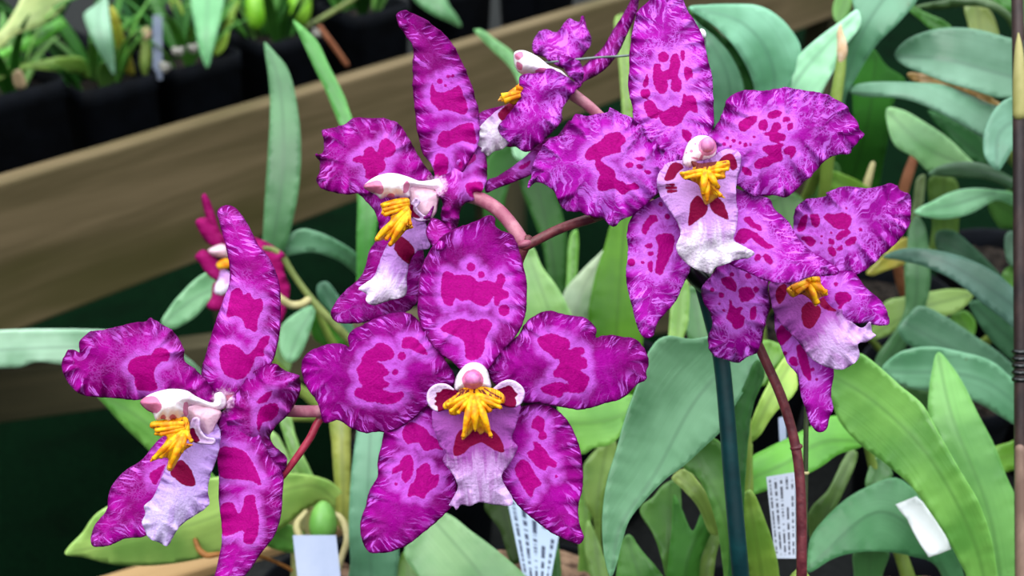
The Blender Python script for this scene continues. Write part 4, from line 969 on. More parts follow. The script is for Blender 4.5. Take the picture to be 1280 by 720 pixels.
# ---- plants around the printed tag
pl = thing('strap_leaf_orchid', 'leafy orchid behind the printed tag with a broad pale green leaf in front', 'plant', Vector((potB.x, potB.y, RIM_Z)))
leaf(pl, [(505, 690), (522, 662), (548, 640), (566, 646), (585, 661), (620, 687), (655, 718), (690, 760), (560, 770), (524, 722)], [(540, 648, 462), (590, 705, 445), (640, 770, 430)], (126, 170, 116), fold=(.06, .02))
leaf(pl, [(492, 722), (505, 690), (516, 692), (524, 722), (530, 750), (492, 750)], [(508, 750, 470), (510, 690, 476)], (104, 146, 66))
leaf(pl, [(672, 745), (676, 700), (684, 668), (692, 650), (698, 680), (697, 745)], [(684, 748, 470), (690, 655, 476)], (70, 126, 58), thick=.8)
leaf(pl, [(640, 705), (625, 662), (606, 634), (612, 618), (640, 618), (648, 668), (652, 700)], [(646, 702, 500), (624, 622, 512)], (44, 66, 28))
leaf(pl, [(752, 745), (738, 718), (731, 681), (735, 650), (752, 688), (764, 722), (764, 745)], [(752, 745, 480), (742, 655, 492)], (112, 150, 70))
t = thing('plant_tag', 'long tag with rows of small dark print slanting behind the front flower', 'tag', P(676, 745, .45))
quad('card', [(633, 618, 462), (702, 652, 462), (684, 745, 440), (660, 750, 440)], t, tag_mat('tag_print_blue', 5, (176, 192, 216), (50, 58, 84), 8))

# ---- broad leaves of the orchid with the spray
leaf(orchid, [(764, 722), (757, 700), (753.5, 660), (755, 630), (760, 600), (772, 560), (784, 517), (797, 482), (812, 440), (825, 424), (838, 420), (865, 424), (900, 420), (935, 430), (952, 446), (944, 468), (921, 503), (906, 533), (879, 560), (855, 582), (832, 599), (805, 627), (787, 650), (778, 676), (771, 704)],
     [(930, 436, 392), (870, 500, 378), (820, 590, 366), (775, 660, 358), (764, 722, 356)], (116, 172, 128), fold=(.03, -.09), cup=-1.2)
leaf(orchid, [(914, 800), (912, 700), (914, 620), (916, 560), (920, 510), (932, 480), (948, 450), (956, 466), (942, 505), (935, 556), (930, 640), (934, 720), (940, 800)], [(926, 800, 392), (922, 620, 378), (950, 455, 388)], (48, 98, 44), thick=.9)
leaf(orchid, [(876, 548), (892, 548), (906, 562), (915, 620), (921, 720), (926, 800), (908, 800), (905, 720), (893, 645), (872, 597), (853, 582)], [(918, 800, 408), (906, 650, 396), (868, 566, 400)], (108, 164, 76), fold=(.05, -.05))
leaf(orchid, [(840, 597), (855, 586), (879, 611), (895, 640), (900, 668), (890, 668), (872, 632), (851, 609)], [(898, 668, 420), (870, 615, 412), (842, 592, 418)], (164, 188, 98))
leaf(orchid, [(800, 636), (816, 622), (830, 606), (846, 600), (852, 640), (848, 690), (858, 800), (836, 800), (832, 720), (818, 670)], [(846, 800, 440), (836, 700, 432), (838, 604, 440)], (84, 134, 54))
leaf(orchid, [(843, 618), (852, 636), (866, 664), (880, 636), (892, 640), (894, 652), (876, 700), (870, 800), (838, 800), (834, 720), (840, 658)], [(856, 800, 428), (860, 700, 424), (888, 642, 430)], (62, 118, 46), fold=(.15, .15))
leaf(orchid, [(893, 648), (900, 668), (894, 700), (880, 800), (864, 800), (868, 720)], [(872, 800, 432), (886, 700, 432), (897, 655, 436)], (126, 158, 76))
leaf(orchid, [(764, 760), (770, 720), (776, 680), (786, 668), (800, 686), (828, 720), (870, 800), (780, 800)], [(830, 800, 436), (800, 720, 432), (784, 672, 436)], (84, 140, 62), fold=(.1, -.05))
leaf(orchid, [(929, 620), (938, 612), (959, 657), (970, 692), (975, 724), (986, 800), (944, 800), (935, 720), (928, 680)], [(962, 800, 408), (948, 690, 392), (934, 616, 388)], (126, 164, 64), fold=(.08, .02))
leaf(orchid, [(935, 553), (943, 518), (959, 483), (974, 456), (990, 440), (996, 470), (996, 487), (967, 518), (946, 548)], [(936, 556, 420), (962, 500, 418), (992, 448, 428)], (172, 208, 96), fold=(.05, -.05))
leaf(orchid, [(946, 480), (944, 440), (956, 425), (982, 438), (970, 462), (955, 482)], [(950, 484, 424), (962, 430, 430)], (108, 160, 60))
blob('bulb', 1000, 770, 372, 40, 60, 9, orchid, M['bulb_olive'], point=.5)
blob('bulb', 860, 800, 440, 40, 60, 11, orchid, M['bulb_olive'], point=.5)

# ---- right front plant
pr = thing('broad_leaf_orchid', 'orchid with long bright green arching leaves beside the loose white tag', 'plant', Vector((potD.x, potD.y, RIM_Z)))
leaf(pr, [(1018, 470), (1030, 452), (1060, 440), (1077, 443), (1099, 459), (1126, 483), (1153, 506), (1173, 541), (1200, 588), (1223, 627), (1239, 673), (1247, 720), (1254, 790), (1222, 790), (1208, 720), (1200, 704), (1184, 673), (1161, 638), (1138, 607), (1107, 580), (1072, 553), (1048, 525), (1036, 492)],
     [(1238, 790, 398), (1222, 690, 386), (1160, 570, 384), (1090, 500, 396), (1022, 460, 416)], (114, 174, 80), fold=(.08, -.08), cup=-1.0)
leaf(pr, [(1172.7, 440), (1165, 463), (1161, 490), (1161, 520), (1180, 570), (1210, 640), (1236, 720), (1244, 790), (1276, 790), (1275, 720), (1276, 650), (1270, 622), (1258, 595), (1243, 556), (1223, 518), (1204, 479), (1188, 455)],
     [(1260, 790, 420), (1236, 640, 415), (1190, 520, 420), (1172, 440, 432)], (110, 172, 88), fold=(.1, .06))
leaf(pr, [(1009, 716), (1009, 704), (1013, 673), (1033, 646), (1060, 622), (1087, 607), (1114, 597), (1126, 599), (1160, 630), (1188, 668), (1206, 722), (1216, 770), (1196, 760), (1169, 706), (1138, 695), (1110, 690), (1075, 690), (1044, 697)],
     [(1205, 765, 440), (1160, 680, 424), (1100, 640, 420), (1009, 712, 412)], (86, 146, 98), fold=(-.06, .16))
leaf(pr, [(936, 617), (935, 576), (959, 560), (990, 545), (1013, 533), (1040, 520), (1056, 522), (1080, 545), (1080, 556), (1048, 568), (1025, 584), (994, 599), (963, 611)], [(1085, 552, 440), (1030, 552, 432), (980, 580, 424), (934, 600, 424)], (112, 188, 70), fold=(-.18, .26), cup=0)
leaf(pr, [(1068, 690), (1090, 680), (1111, 690), (1103, 720), (1100, 780), (1066, 780), (1068, 720)], [(1084, 780, 452), (1088, 686, 440)], (98, 150, 92))
leaf(pr, [(1012, 668), (1012, 640), (1036, 612), (1056, 572), (1066, 560), (1072, 566), (1052, 620), (1034, 654), (1018, 690)], [(1016, 680, 470), (1040, 625, 466), (1068, 562, 476)], (92, 124, 62))
leaf(pr, [(1083, 610), (1091, 576), (1100, 570), (1116, 594), (1100, 606)], [(1090, 612, 440), (1100, 572, 446)], (92, 142, 80))
blob('bulb', 1150, 780, 445, 46, 60, 12, pr, M['bulb_olive'], point=.5)
t = thing('plant_tag', 'small torn white tag lying on the dark green leaf', 'tag', P(1150, 690, .398))
surf('card', [(1120, 630.5), (1133, 625.5), (1145.5, 620.5), (1157, 630.5), (1168, 645), (1177, 658), (1184, 673), (1189, 686.5), (1175, 692), (1161, 696.5), (1150, 680), (1142, 665.5), (1137, 655), (1134, 648), (1128, 642)], [(1135, 630, 404), (1175, 690, 396)], t, M['white'], step=5, thick=.4, raw=True)
t = thing('plant_tag', 'white tag with small dark print standing behind the dark flower stem', 'tag', P(980, 700, .41))
quad('card', [(958, 596, 412), (994, 590, 412), (995, 698, 402), (969, 698, 402)], t, tag_mat('tag_print_white', 5, (172, 178, 196), (48, 50, 66), 8))
t = thing('plant_tag', 'narrow white tag edge standing behind the green arching leaf', 'tag', P(978, 560, .44))
quad('card', [(973, 522, 446), (982, 520, 446), (984, 575, 440), (976, 576, 440)], t, M['tag_grey'])
t = thing('thin_cane', 'thin dark green cane standing close behind the dark flower stem', 'cane', P(1006, 720, .352))
tube('rod', [(1012, 440, 350, .75), (1008, 520, 350, .8), (1007, 600, 350, .8), (1005, 720, 352, .8), (1003, 860, 390, .8), (1002, 905, 412, .8)], t, M['cane_green'])
blob('knot', 1007, 591, 350, 4.6, 3, 1.1, t, M['stem_cream'])

# ---- dark green stake and the wire
t = thing('plant_stake', 'dark green stake with a black top standing beside the dark flower stem', 'stake', P(945, 905, .40))
tube('rod', [(872, 335, 338, 2.4), (890, 400, 340, 2.5), (901, 446, 341, 2.55), (915, 600, 345, 2.65), (926, 720, 352, 2.8), (936, 820, 378, 2.9), (944, 905, 408, 2.9)], t, M['stake'], 16)
tube('cap', [(858, 326, 333, 2.6), (868, 340, 334, 3.3), (880, 352, 335, 3.4), (889, 362, 336, 2.9)], t, M['clip'], 16)
t = thing('support_wire', 'thin steel wire running behind the topmost flower to a white bead', 'wire', P(788, 69, .334))
tube('wire', [(676, 79, 338, .38), (700, 76.5, 336, .38), (745, 72, 335, .38), (788, 69, 334, .38), (840, 60, 322, .38), (868, 50, 314, .38), (880, 44, 309, .38), (881, 52, 309, .38), (881.5, 70, 310, .38)], t, M['wire'], 8)
blob('bead', 878, 42, 307, 4.5, 6.5, 1.2, t, M['white'], rot=.4)

# ---- plants in the middle, beyond the spray
pm = thing('middle_orchid', 'orchid clump with upright light and mid green leaves seen between the flowers', 'plant', Vector((.05, .545, RIM_Z)))
leaf(pm, [(640, 420), (640, 350), (648, 318), (664, 308), (678, 334), (696, 358), (713, 390), (730, 430), (736, 500), (700, 500), (668, 440)], [(716, 500, 500), (690, 400, 492), (658, 312, 500)], (128, 176, 98), fold=(.05, -.05))
leaf(pm, [(704, 368), (722, 344), (746, 320), (758, 310), (752, 340), (742, 372), (735, 400), (738, 450), (716, 450), (706, 400)], [(724, 450, 540), (722, 380, 540), (756, 312, 552)], (158, 180, 146), fold=(.05, .05))
leaf(pm, [(735, 430), (735, 395), (738, 372), (746, 336), (755, 310), (763, 282), (774, 262), (790, 258), (802, 300), (806, 360), (804, 425), (800, 470), (790, 540), (750, 540)], [(768, 540, 520), (770, 420, 515), (782, 262, 530)], (76, 126, 34), fold=(.05, .02))
leaf(pm, [(650, 190), (672, 190), (692, 236), (704, 272), (709, 300), (708, 355), (706, 400), (700, 500), (686, 500), (682, 330), (676, 300), (662, 262), (650, 230)], [(694, 500, 590), (692, 330, 588), (662, 195, 610)], (36, 76, 28), fold=(.1, .1), trans=.08)
leaf(pm, [(714, 292), (721, 286), (723, 300), (721, 345), (720, 400), (708, 400), (709, 345)], [(714, 400, 580), (718, 290, 590)], (92, 150, 52))
leaf(pm, [(606, 205), (618, 188), (640, 180), (658, 184), (662, 205), (640, 225), (630, 262), (640, 320), (620, 330), (606, 280)], [(628, 330, 600), (620, 250, 596), (650, 186, 612)], (44, 92, 34))
leaf(pm, [(641, 182), (654, 176), (662, 188), (656, 200), (644, 196)], [(645, 200, 592), (655, 178, 596)], (150, 200, 160), step=4)
leaf(pm, [(770, 20), (783, 18), (788, 70), (792, 150), (800, 260), (780, 262), (778, 140), (774, 80)], [(790, 262, 560), (784, 140, 556), (776, 18, 572)], (124, 160, 72))
leaf(pm, [(697, 506), (727, 503), (765, 499), (792, 494), (800, 510), (786, 522), (776, 544), (762, 556), (742, 560), (728, 568), (714, 548), (704, 525)], [(805, 505, 452), (760, 525, 440), (700, 530, 428)], (130, 194, 84), fold=(-.16, .22), cup=0)
leaf(pm, [(729, 600), (729, 584), (750, 558), (768, 550), (770, 580), (758, 610), (752, 655), (754, 700), (760, 760), (744, 760), (742, 650), (732, 630)], [(752, 760, 520), (746, 640, 505), (758, 556, 510)], (112, 146, 66))
leaf(pm, [(720, 620), (728, 600), (739, 622), (738, 660), (736, 700), (738, 760), (724, 760), (724, 690)], [(731, 760, 515), (732, 660, 508), (730, 605, 512)], (118, 168, 74))
leaf(pm, [(846, 352), (858, 350), (860, 400), (852, 430), (848, 470), (832, 470), (836, 420)], [(842, 470, 470), (852, 352, 480)], (142, 186, 84))
leaf(pm, [(852, 362), (880, 360), (890, 400), (894, 440), (870, 440), (856, 400)], [(878, 440, 500), (866, 362, 508)], (84, 138, 78))
blob('bulb', 744, 462, 652, 26, 40, 14, pm, M['bulb_olive'], point=.4)
leaf(pm, [(592, 36.5), (600, 36), (620, 50), (642, 67), (652, 92), (670, 130), (664, 140), (639, 86), (611, 58)], [(668, 140, 640), (640, 80, 660), (594, 37, 690)], (112, 170, 104))

# ---- small magenta orchid behind the left flower
ps = thing('magenta_orchid', 'small orchid with one magenta bloom peeping out behind the left purple flower', 'orchid', Vector((-.05, .50, RIM_Z)))
s1, s2_ = Z(220, 230, 4.233), Z(180, 260, 3.0)
F7 = flower(ps, 505, (285, 322), [(386, 374, 520, 1.9), (378, 380, 518, 1.9), (364, 381, 515, 1.8), (352, 374, 512, 1.7), (320, 345, 510, 1.6), (292, 324, 507, 1.6)], M['stem_cream'], [
    ('dorsal_sepal', s1([135, 60], [150, 46], [172, 72], [200, 140], [235, 250], [290, 330], [240, 350], [190, 260], [150, 150]), [(285, 315, 0), (262, 260, -2), (256, 243, -4)], dict(mat='petal_far', step=3.5, cup=1.5)),
    ('petal', s1([102, 200], [118, 182], [160, 178], [195, 200], [240, 270], [270, 340], [200, 330], [160, 310], [128, 260]), [(285, 318, 0), (246, 275, -8)], dict(mat='petal_far', step=3.5, cup=1.5, ruf=1.0)),
    ('lateral_sepal', s1([98, 385], [118, 360], [145, 345], [200, 380], [250, 440], [240, 520], [190, 500], [150, 460], [130, 425]), [(285, 330, 0), (245, 320, -6)], dict(mat='petal_far', step=3.5, cup=1.2)),
    ('lateral_sepal', s1([160, 645], [185, 600], [200, 520], [260, 520], [300, 600], [250, 660], [200, 672]), [(285, 335, 2), (262, 380, 0)], dict(mat='petal_far', step=3.5, cup=1.2)),
    ('petal', s1([380, 280], [440, 290], [520, 330], [582, 385], [572, 460], [602, 540], [600, 590], [575, 690], [545, 740], [480, 700], [420, 520]), [(290, 322, 2), (330, 340, 8), (355, 370, 12)], dict(mat='petal_far', step=3.5, cup=2.0, ruf=1.2)),
    ('lip', s1([240, 450], [285, 470], [300, 540], [262, 580], [235, 590], [203, 575], [205, 545], [225, 500]), [(284, 330, -2), (272, 362, -6)], dict(mat='lip_white', step=3.0, cup=1.5, label='small white lip')),
    ('callus', s1([213, 425], [240, 400], [275, 395], [290, 430], [262, 450], [228, 452]), [(284, 326, -4), (272, 334, -7)], dict(mat='callus', step=2.5, cup=1.5, label='small yellow crest')),
    ('column', s1([168, 352], [200, 330], [250, 318], [280, 350], [270, 392], [225, 388], [190, 378]), [(286, 318, -3), (264, 312, -7)], dict(mat='column_pink', step=2.5, cup=3.0, label='pale pink column')),
])
tube('flower_stem', [(331, 310, 512, 1.0), (340, 312, 514, 1.5), (352, 320, 516, 1.6), (366, 342, 518, 1.5), (384, 367, 520, 1.6), (405, 392, 522, 1.9), (430, 418, 526, 2.0), (470, 470, 545, 2.0), (480, 540, 570, 2.0)], ps, M['stem_green'])
leaf(ps, [(330, 52), (331, 65), (336, 100), (337.5, 140), (335, 190), (331, 250), (328, 300), (320, 345), (310, 420), (330, 430), (344, 350), (352, 318), (358, 305), (366, 275), (374, 230), (376, 180), (372.5, 140), (366, 105), (357.5, 82), (345, 67)], [(318, 425, 560), (340, 310, 545), (354, 200, 545), (348, 100, 560), (330, 52, 575)], (82, 132, 86), fold=(.02, .06))
leaf(ps, [(366, 25), (375, 45), (392, 82), (410, 120), (418, 140), (430, 170), (444, 215), (447, 250), (446, 300), (446, 345), (444, 400), (462, 400), (463, 345), (468, 300), (474, 250), (470, 215), (446, 165), (437, 140), (430, 120), (410, 80), (395, 50)], [(453, 400, 570), (457, 300, 560), (456, 230, 562), (425, 135, 575), (366, 25, 600)], (92, 166, 76), fold=(.03, .03))
leaf(ps, [(352, 320), (358, 300), (367, 290), (380, 286), (400, 291), (423, 302), (445, 317), (465, 340), (462, 360), (444, 342), (430, 330), (410, 320), (387, 315), (368, 318)], [(464, 350, 575), (425, 315, 560), (355, 312, 548)], (100, 152, 116), fold=(.12, -.1))
leaf(ps, [(201.5, 403), (213, 383), (230, 363), (247, 347), (262, 340), (285, 345), (285, 360), (264, 374), (246, 394), (230, 405), (216, 411), (205, 409)], [(290, 352, 560), (245, 372, 552), (202, 405, 548)], (126, 182, 134), fold=(.06, -.04))
leaf(ps, [(352, 408), (367, 393), (390, 382), (394, 388), (391, 402), (383, 427), (373, 447), (363, 453), (354, 446), (349, 428)], [(394, 384, 560), (374, 415, 550), (360, 452, 545)], (124, 182, 134), fold=(.05, -.03))
leaf(ps, [(390, 378), (396, 382), (413, 393), (430, 416), (434, 430), (410, 432), (396, 427), (388, 412)], [(432, 428, 575), (392, 380, 570)], (70, 132, 46))
leaf(ps, [(397, 356), (407, 352), (420, 366), (440, 406), (446, 430), (432, 424), (413, 390), (399, 374)], [(440, 428, 590), (402, 354, 590)], (92, 146, 116))
leaf(ps, [(344, 430), (352, 425), (364, 455), (356, 470), (346, 470)], [(352, 472, 575), (350, 428, 580)], (98, 140, 70))
leaf(ps, [(-50, 418), (0, 413), (50, 411.5), (110, 412), (160, 415), (205, 428), (235, 448), (255, 468), (275, 500), (262, 500), (240, 480), (210, 466), (170, 456), (100, 455), (75, 455), (45, 452.5), (25, 459), (0, 460), (-50, 462)], [(272, 505, 590), (235, 462, 565), (170, 438, 545), (80, 434, 530), (-50, 440, 520)], (170, 212, 184), fold=(.10, -.04))
blob('bulb', 529, 518, 614, 24, 38, 14, ps, M['bulb_olive'], point=.4)

# ---- upper right plants
pu = thing('grey_green_orchid', 'tall orchid with wide grey-green leaves arching above the upper right flower', 'plant', Vector((.15, .59, RIM_Z)))
leaf(pu, [(861, 9), (883, 6), (912, 5), (948, 7), (970, 18), (988, 36), (1001, 60), (996, 90), (984, 120), (975, 170), (948, 170), (943, 108), (930, 76), (912, 50), (890, 29)], [(962, 172, 520), (965, 80, 500), (930, 30, 490), (862, 9, 486)], (130, 194, 160), fold=(-.16, .14))
leaf(pu, [(859, 10), (880, 22), (898, 40), (914, 54), (931, 78), (944, 110), (950, 150), (936, 150), (928, 100), (912, 66), (892, 44), (872, 28)], [(944, 152, 512), (918, 66, 496), (860, 10, 492)], (46, 90, 43), cup=0)
leaf(pu, [(866, 22), (880, 28), (896, 38), (920, 62), (930, 88), (932, 110), (930, 160), (900, 170), (890, 122), (884, 72), (874, 44)], [(915, 165, 545), (908, 90, 535), (868, 24, 535)], (102, 153, 123), fold=(.06, -.03))
leaf(pu, [(950, 130), (959, 110), (977, 90), (1002, 65), (1028, 43), (1053, 25), (1072, 12), (1076, 30), (1056, 58), (1042, 88), (1028, 114), (1010, 150), (975, 165), (955, 150)], [(965, 160, 520), (1000, 95, 505), (1074, 14, 500)], (168, 230, 190), fold=(.1, -.1))
leaf(pu, [(1066, -10), (1090, -25), (1150, -20), (1146, 0), (1123, 28), (1099, 52), (1082, 76), (1068, 101), (1057, 123), (1050, 170), (1036, 170), (1040, 120), (1048, 80), (1056, 50), (1068, 18)], [(1042, 172, 530), (1060, 90, 510), (1084, 30, 500), (1120, -22, 500)], (104, 161, 127), fold=(.06, -.08))
leaf(pu, [(1090, 60), (1108, 82), (1132, 101), (1116, 130), (1112, 165), (1104, 205), (1094, 240), (1050, 240), (1040, 200), (1066, 170), (1066, 125), (1068, 100), (1080, 76)], [(1060, 242, 590), (1085, 150, 572), (1096, 64, 580)], (33, 85, 20), fold=(.05, .05), rough=.8, trans=.05)
leaf(pu, [(1030, 225), (1040, 214), (1060, 220), (1078, 229), (1100, 250), (1070, 250), (1040, 236)], [(1095, 250, 560), (1036, 220, 552)], (113, 160, 52), step=4)
leaf(pu, [(1066, 0), (1072, -20), (1062, -20), (1044, 0), (1042, 20), (1050, 30), (1060, 20)], [(1046, 28, 620), (1064, -18, 630)], (90, 144, 57), step=4)
leaf(pu, [(1018, 205), (1046, 203), (1052, 240), (1040, 300), (1018, 300), (1012, 260)], [(1030, 302, 580), (1036, 205, 580)], (67, 109, 53))
leaf(pu, [(958, 250), (976, 240), (1000, 245), (1012, 280), (1000, 310), (975, 290)], [(990, 308, 560), (975, 244, 566)], (73, 121, 57))
tube('leaf_stalk', [(1091, 205, 560, 1.4), (1086, 222, 560, 2.0), (1080, 245, 562, 2.2)], pu, M['stem_cream'])
sk = tube('cut_stalk', [(1053, 58, 488, 2.0), (1050, 90, 489, 2.4), (1045, 124, 491, 2.6), (1036, 190, 500, 2.8), (1028, 260, 520, 2.8), (1010, 330, 580, 2.8), (940, 408, 688, 3)], pu, M['bulb_olive'])
sk['label'] = 'cut green stalk with a dry papery tip'
tube('dry_tip', [(1050.5, 32, 487, .5), (1050, 42, 487, 1.4), (1052, 52, 487, 2.0), (1052.5, 66, 487, 2.3), (1051, 76, 487.5, 1.4)], pu, M['dry'])
blob('bulb', 936, 412, 692, 26, 36, 15, pu, M['bulb_olive'], point=.4)
for k, (lx_, ly_) in enumerate(((960, 168), (1042, 170), (915, 165), (965, 158))):
    tube('leaf_stalk', [(lx_, ly_, 522, 3), ((lx_ + 936) / 2, 290, 620, 3), (936, 405, 688, 3)], pu, M['bulb_olive'])

pw = thing('arching_orchid', 'orchid with stacked grey-green leaves arching in front of the brown cane', 'plant', Vector((.36, .585, RIM_Z)))
leaf(pw, [(1118, 69), (1130, 52), (1155, 40), (1186, 34.5), (1220, 36.5), (1266, 48.5), (1330, 62), (1330, 140), (1266, 121.5), (1248, 121.5), (1214, 111), (1179, 101), (1151, 90), (1128, 80)], [(1118, 70, 520), (1180, 74, 505), (1265, 96, 505), (1330, 112, 515)], (104, 149, 123), fold=(-.04, -.30), cup=0)
leaf(pw, [(1062, 115), (1068, 107), (1085, 103), (1109, 102), (1144, 103), (1179, 106), (1207, 116), (1234, 128), (1260, 140), (1262, 190), (1229, 172), (1196, 152), (1165, 136), (1137, 125), (1102, 121), (1074, 120)], [(1062, 116, 512), (1100, 119, 498), (1137, 123, 492), (1180, 142, 490), (1245, 182, 500)], (104, 151, 123), fold=(.26, .34), cup=0)
leaf(pw, [(1300, 112), (1266, 121), (1252, 128), (1238, 146), (1230, 170), (1231, 194), (1240, 208), (1248, 213), (1258, 200), (1267, 186), (1300, 172)], [(1246, 212, 470), (1250, 165, 472), (1300, 138, 480)], (107, 158, 132), fold=(.04, -.06))
leaf(pw, [(1109, 135), (1130, 138), (1155, 152), (1186, 173), (1212, 198), (1230, 215), (1194, 216), (1162, 214), (1144, 197), (1120, 182), (1112, 165)], [(1110, 140, 556), (1160, 185, 545), (1230, 215, 550)], (142, 196, 132), fold=(.12, -.1))
leaf(pw, [(1160, 138), (1196, 152), (1230, 173), (1236, 205), (1212, 200), (1184, 170)], [(1236, 205, 575), (1162, 140, 580)], (40, 87, 45))
leaf(pw, [(1160, 217), (1178, 206), (1203, 202), (1228, 204), (1248, 212), (1267, 222), (1320, 240), (1320, 262), (1267, 240), (1248, 230), (1228, 224), (1196, 222)], [(1160, 217, 535), (1205, 211, 524), (1250, 222, 522), (1320, 250, 530)], (90, 127, 95), fold=(.1, .32), cup=0)
leaf(pw, [(1143, 265), (1167, 251.5), (1190, 240), (1217, 235), (1247, 237.5), (1262, 240), (1300, 262), (1280, 262), (1246, 250), (1233, 256), (1213, 267), (1187, 273), (1163, 272)], [(1300, 262, 560), (1248, 242, 540), (1195, 255, 528), (1143, 266, 526)], (150, 212, 166), fold=(.05, -.06))
leaf(pw, [(1236, 254), (1250, 241), (1268, 238), (1300, 270), (1300, 300), (1266, 286), (1252, 286)], [(1300, 290, 585), (1240, 250, 580)], (73, 120, 53))
leaf(pw, [(1258, 293), (1268, 288), (1290, 300), (1290, 335), (1262, 330)], [(1290, 320, 580), (1260, 298, 580)], (90, 130, 106))
leaf(pw, [(1253, 345), (1268, 330), (1300, 340), (1300, 385), (1266, 362)], [(1300, 365, 590), (1256, 345, 585)], (85, 142, 53))
leaf(pw, [(1144, 8), (1170, 2), (1196, -3), (1234, -2), (1255, 9), (1267, 20), (1320, 50), (1320, 70), (1267, 40), (1255, 22), (1234, 10), (1207, 8), (1170, 12)], [(1144, 8, 560), (1206, 2, 545), (1256, 16, 545), (1320, 60, 555)], (80, 109, 66), fold=(.05, .3), cup=0)
leaf(pw, [(1207, 6), (1234, 10), (1245, 28), (1248, 60), (1214, 60), (1212, 36)], [(1228, 62, 600), (1222, 8, 600)], (137, 154, 83))
leaf(pw, [(1132, 7), (1140, 6), (1152, 13), (1188, 32), (1192, 45), (1168, 38), (1150, 24)], [(1190, 42, 590), (1134, 7, 585)], (74, 132, 53), step=4)
leaf(pw, [(1236, -10), (1300, -10), (1300, 40), (1267, 16), (1246, 4)], [(1300, 30, 590), (1240, -8, 590)], (74, 137, 52))
leaf(pw, [(1134, 92), (1150, 92), (1180, 99), (1214, 107), (1230, 113), (1240, 122), (1256, 134), (1240, 138), (1222, 124), (1200, 112), (1165, 106), (1140, 100)], [(1134, 94, 545), (1190, 104, 540), (1250, 132, 540)], (165, 130, 80), dry=.6, step=4)
blob('bulb', 1354, 418, 688, 28, 40, 14, pw, M['bulb_olive'], point=.4)
for (lx_, ly_, ld_) in ((1320, 112, 514), (1255, 185, 502), (1300, 140, 482), (1320, 250, 530), (1298, 262, 560)):
    tube('leaf_stalk', [(lx_, ly_, ld_ + 4, 3), (1352, (ly_ + 420) / 2, 620, 3), (1354, 412, 686, 3)], pw, M['bulb_olive'])

pv = thing('low_arching_orchid', 'orchid with broad dark green leaves and a yellowing one behind the lower right flower', 'plant', Vector((.255, .54, RIM_Z)))
leaf(pw, [(1103, 321), (1127, 311), (1157, 311), (1190, 317), (1223, 329), (1247, 343), (1270, 362), (1320, 400), (1320, 450), (1270, 412), (1253, 397), (1227, 377), (1203, 357), (1180, 343), (1153, 332), (1127, 326)], [(1103, 321, 500), (1160, 320, 485), (1225, 352, 480), (1320, 425, 490)], (70, 106, 92), fold=(.14, -.12), cup=0)
leaf(pv, [(1171, 290), (1190, 288), (1213, 305), (1242, 334), (1262, 360), (1220, 345), (1192, 322), (1172, 312)], [(1262, 360, 560), (1205, 316, 556), (1172, 296, 560)], (53, 90, 67))
leaf(pv, [(1136, 290), (1145, 269), (1155, 280), (1161, 310), (1163, 350), (1161, 368), (1156, 386), (1140, 420), (1118, 456), (1096, 470), (1094, 452), (1120, 412), (1131, 388), (1131, 333), (1134, 310)], [(1105, 460, 550), (1143, 385, 545), (1146, 320, 545), (1146, 272, 556)], (76, 123, 78), fold=(.12, .12), thick=1.2)
leaf(pv, [(1083, 342), (1100, 324), (1116, 307), (1133, 297), (1150, 300), (1150, 322), (1132, 330), (1107, 338), (1092, 344)], [(1160, 312, 570), (1115, 322, 562), (1084, 342, 560)], (179, 174, 73), dry=.25, step=4)
leaf(pv, [(1086, 424), (1092, 405), (1107, 377), (1130, 371), (1165, 364), (1193, 361), (1217, 366), (1213, 376), (1190, 393), (1163, 397), (1130, 406), (1105, 421)], [(1086, 422, 570), (1150, 386, 560), (1218, 367, 570)], (135, 172, 92), fold=(.08, -.08))
leaf(pw, [(1123, 410), (1137, 393), (1147, 383), (1163, 386), (1187, 399), (1217, 419), (1247, 439), (1268, 457), (1320, 500), (1300, 540), (1240, 500), (1190, 470), (1150, 440), (1130, 426)], [(1310, 520, 520), (1230, 460, 508), (1128, 402, 512)], (88, 137, 106), fold=(.08, -.05))
leaf(pw, [(1103, 462), (1120, 444), (1137, 437), (1165, 434), (1200, 440), (1240, 452), (1268, 475), (1320, 510), (1320, 580), (1276, 537), (1250, 520), (1223, 504), (1190, 492), (1160, 489), (1122, 480)], [(1320, 560, 490), (1230, 476, 480), (1104, 464, 484)], (112, 170, 132), fold=(.1, -.08))
leaf(pw, [(1212, 378), (1240, 378), (1270, 412), (1300, 440), (1300, 470), (1253, 440), (1228, 410)], [(1300, 460, 555), (1216, 380, 550)], (53, 93, 64))
leaf(pv, [(1188, 398), (1206, 388), (1220, 404), (1214, 424), (1198, 414)], [(1214, 424, 580), (1196, 392, 580)], (83, 142, 41), step=4)
leaf(pw, [(1240, 562), (1262, 553), (1300, 540), (1300, 582), (1270, 586), (1252, 590)], [(1300, 560, 500), (1242, 575, 490)], (114, 165, 53))
leaf(pv, [(1163, 222), (1194, 224), (1198, 292), (1194, 330), (1164, 330), (1166, 280)], [(1180, 332, 610), (1180, 224, 612)], (80, 111, 46))
leaf(pv, [(1148, 222), (1155, 218), (1154, 250), (1146, 285), (1140, 300), (1136, 290), (1142, 255)], [(1140, 300, 600), (1151, 220, 604)], (111, 132, 80), step=4)
leaf(pv, [(1120, 486), (1160, 490), (1164, 520), (1150, 530), (1126, 500)], [(1160, 528, 560), (1130, 488, 556)], (60, 97, 52))
tube('leaf_stalk', [(1143, 196, 596, 2.4), (1136, 216, 596, 2.8), (1128, 245, 598, 2.8), (1122, 330, 600, 2.8), (1165, 460, 646, 2.8)], pv, M['brown'])
blob('bulb', 1176, 470, 648, 26, 34, 15, pv, M['bulb_olive'], point=.4)

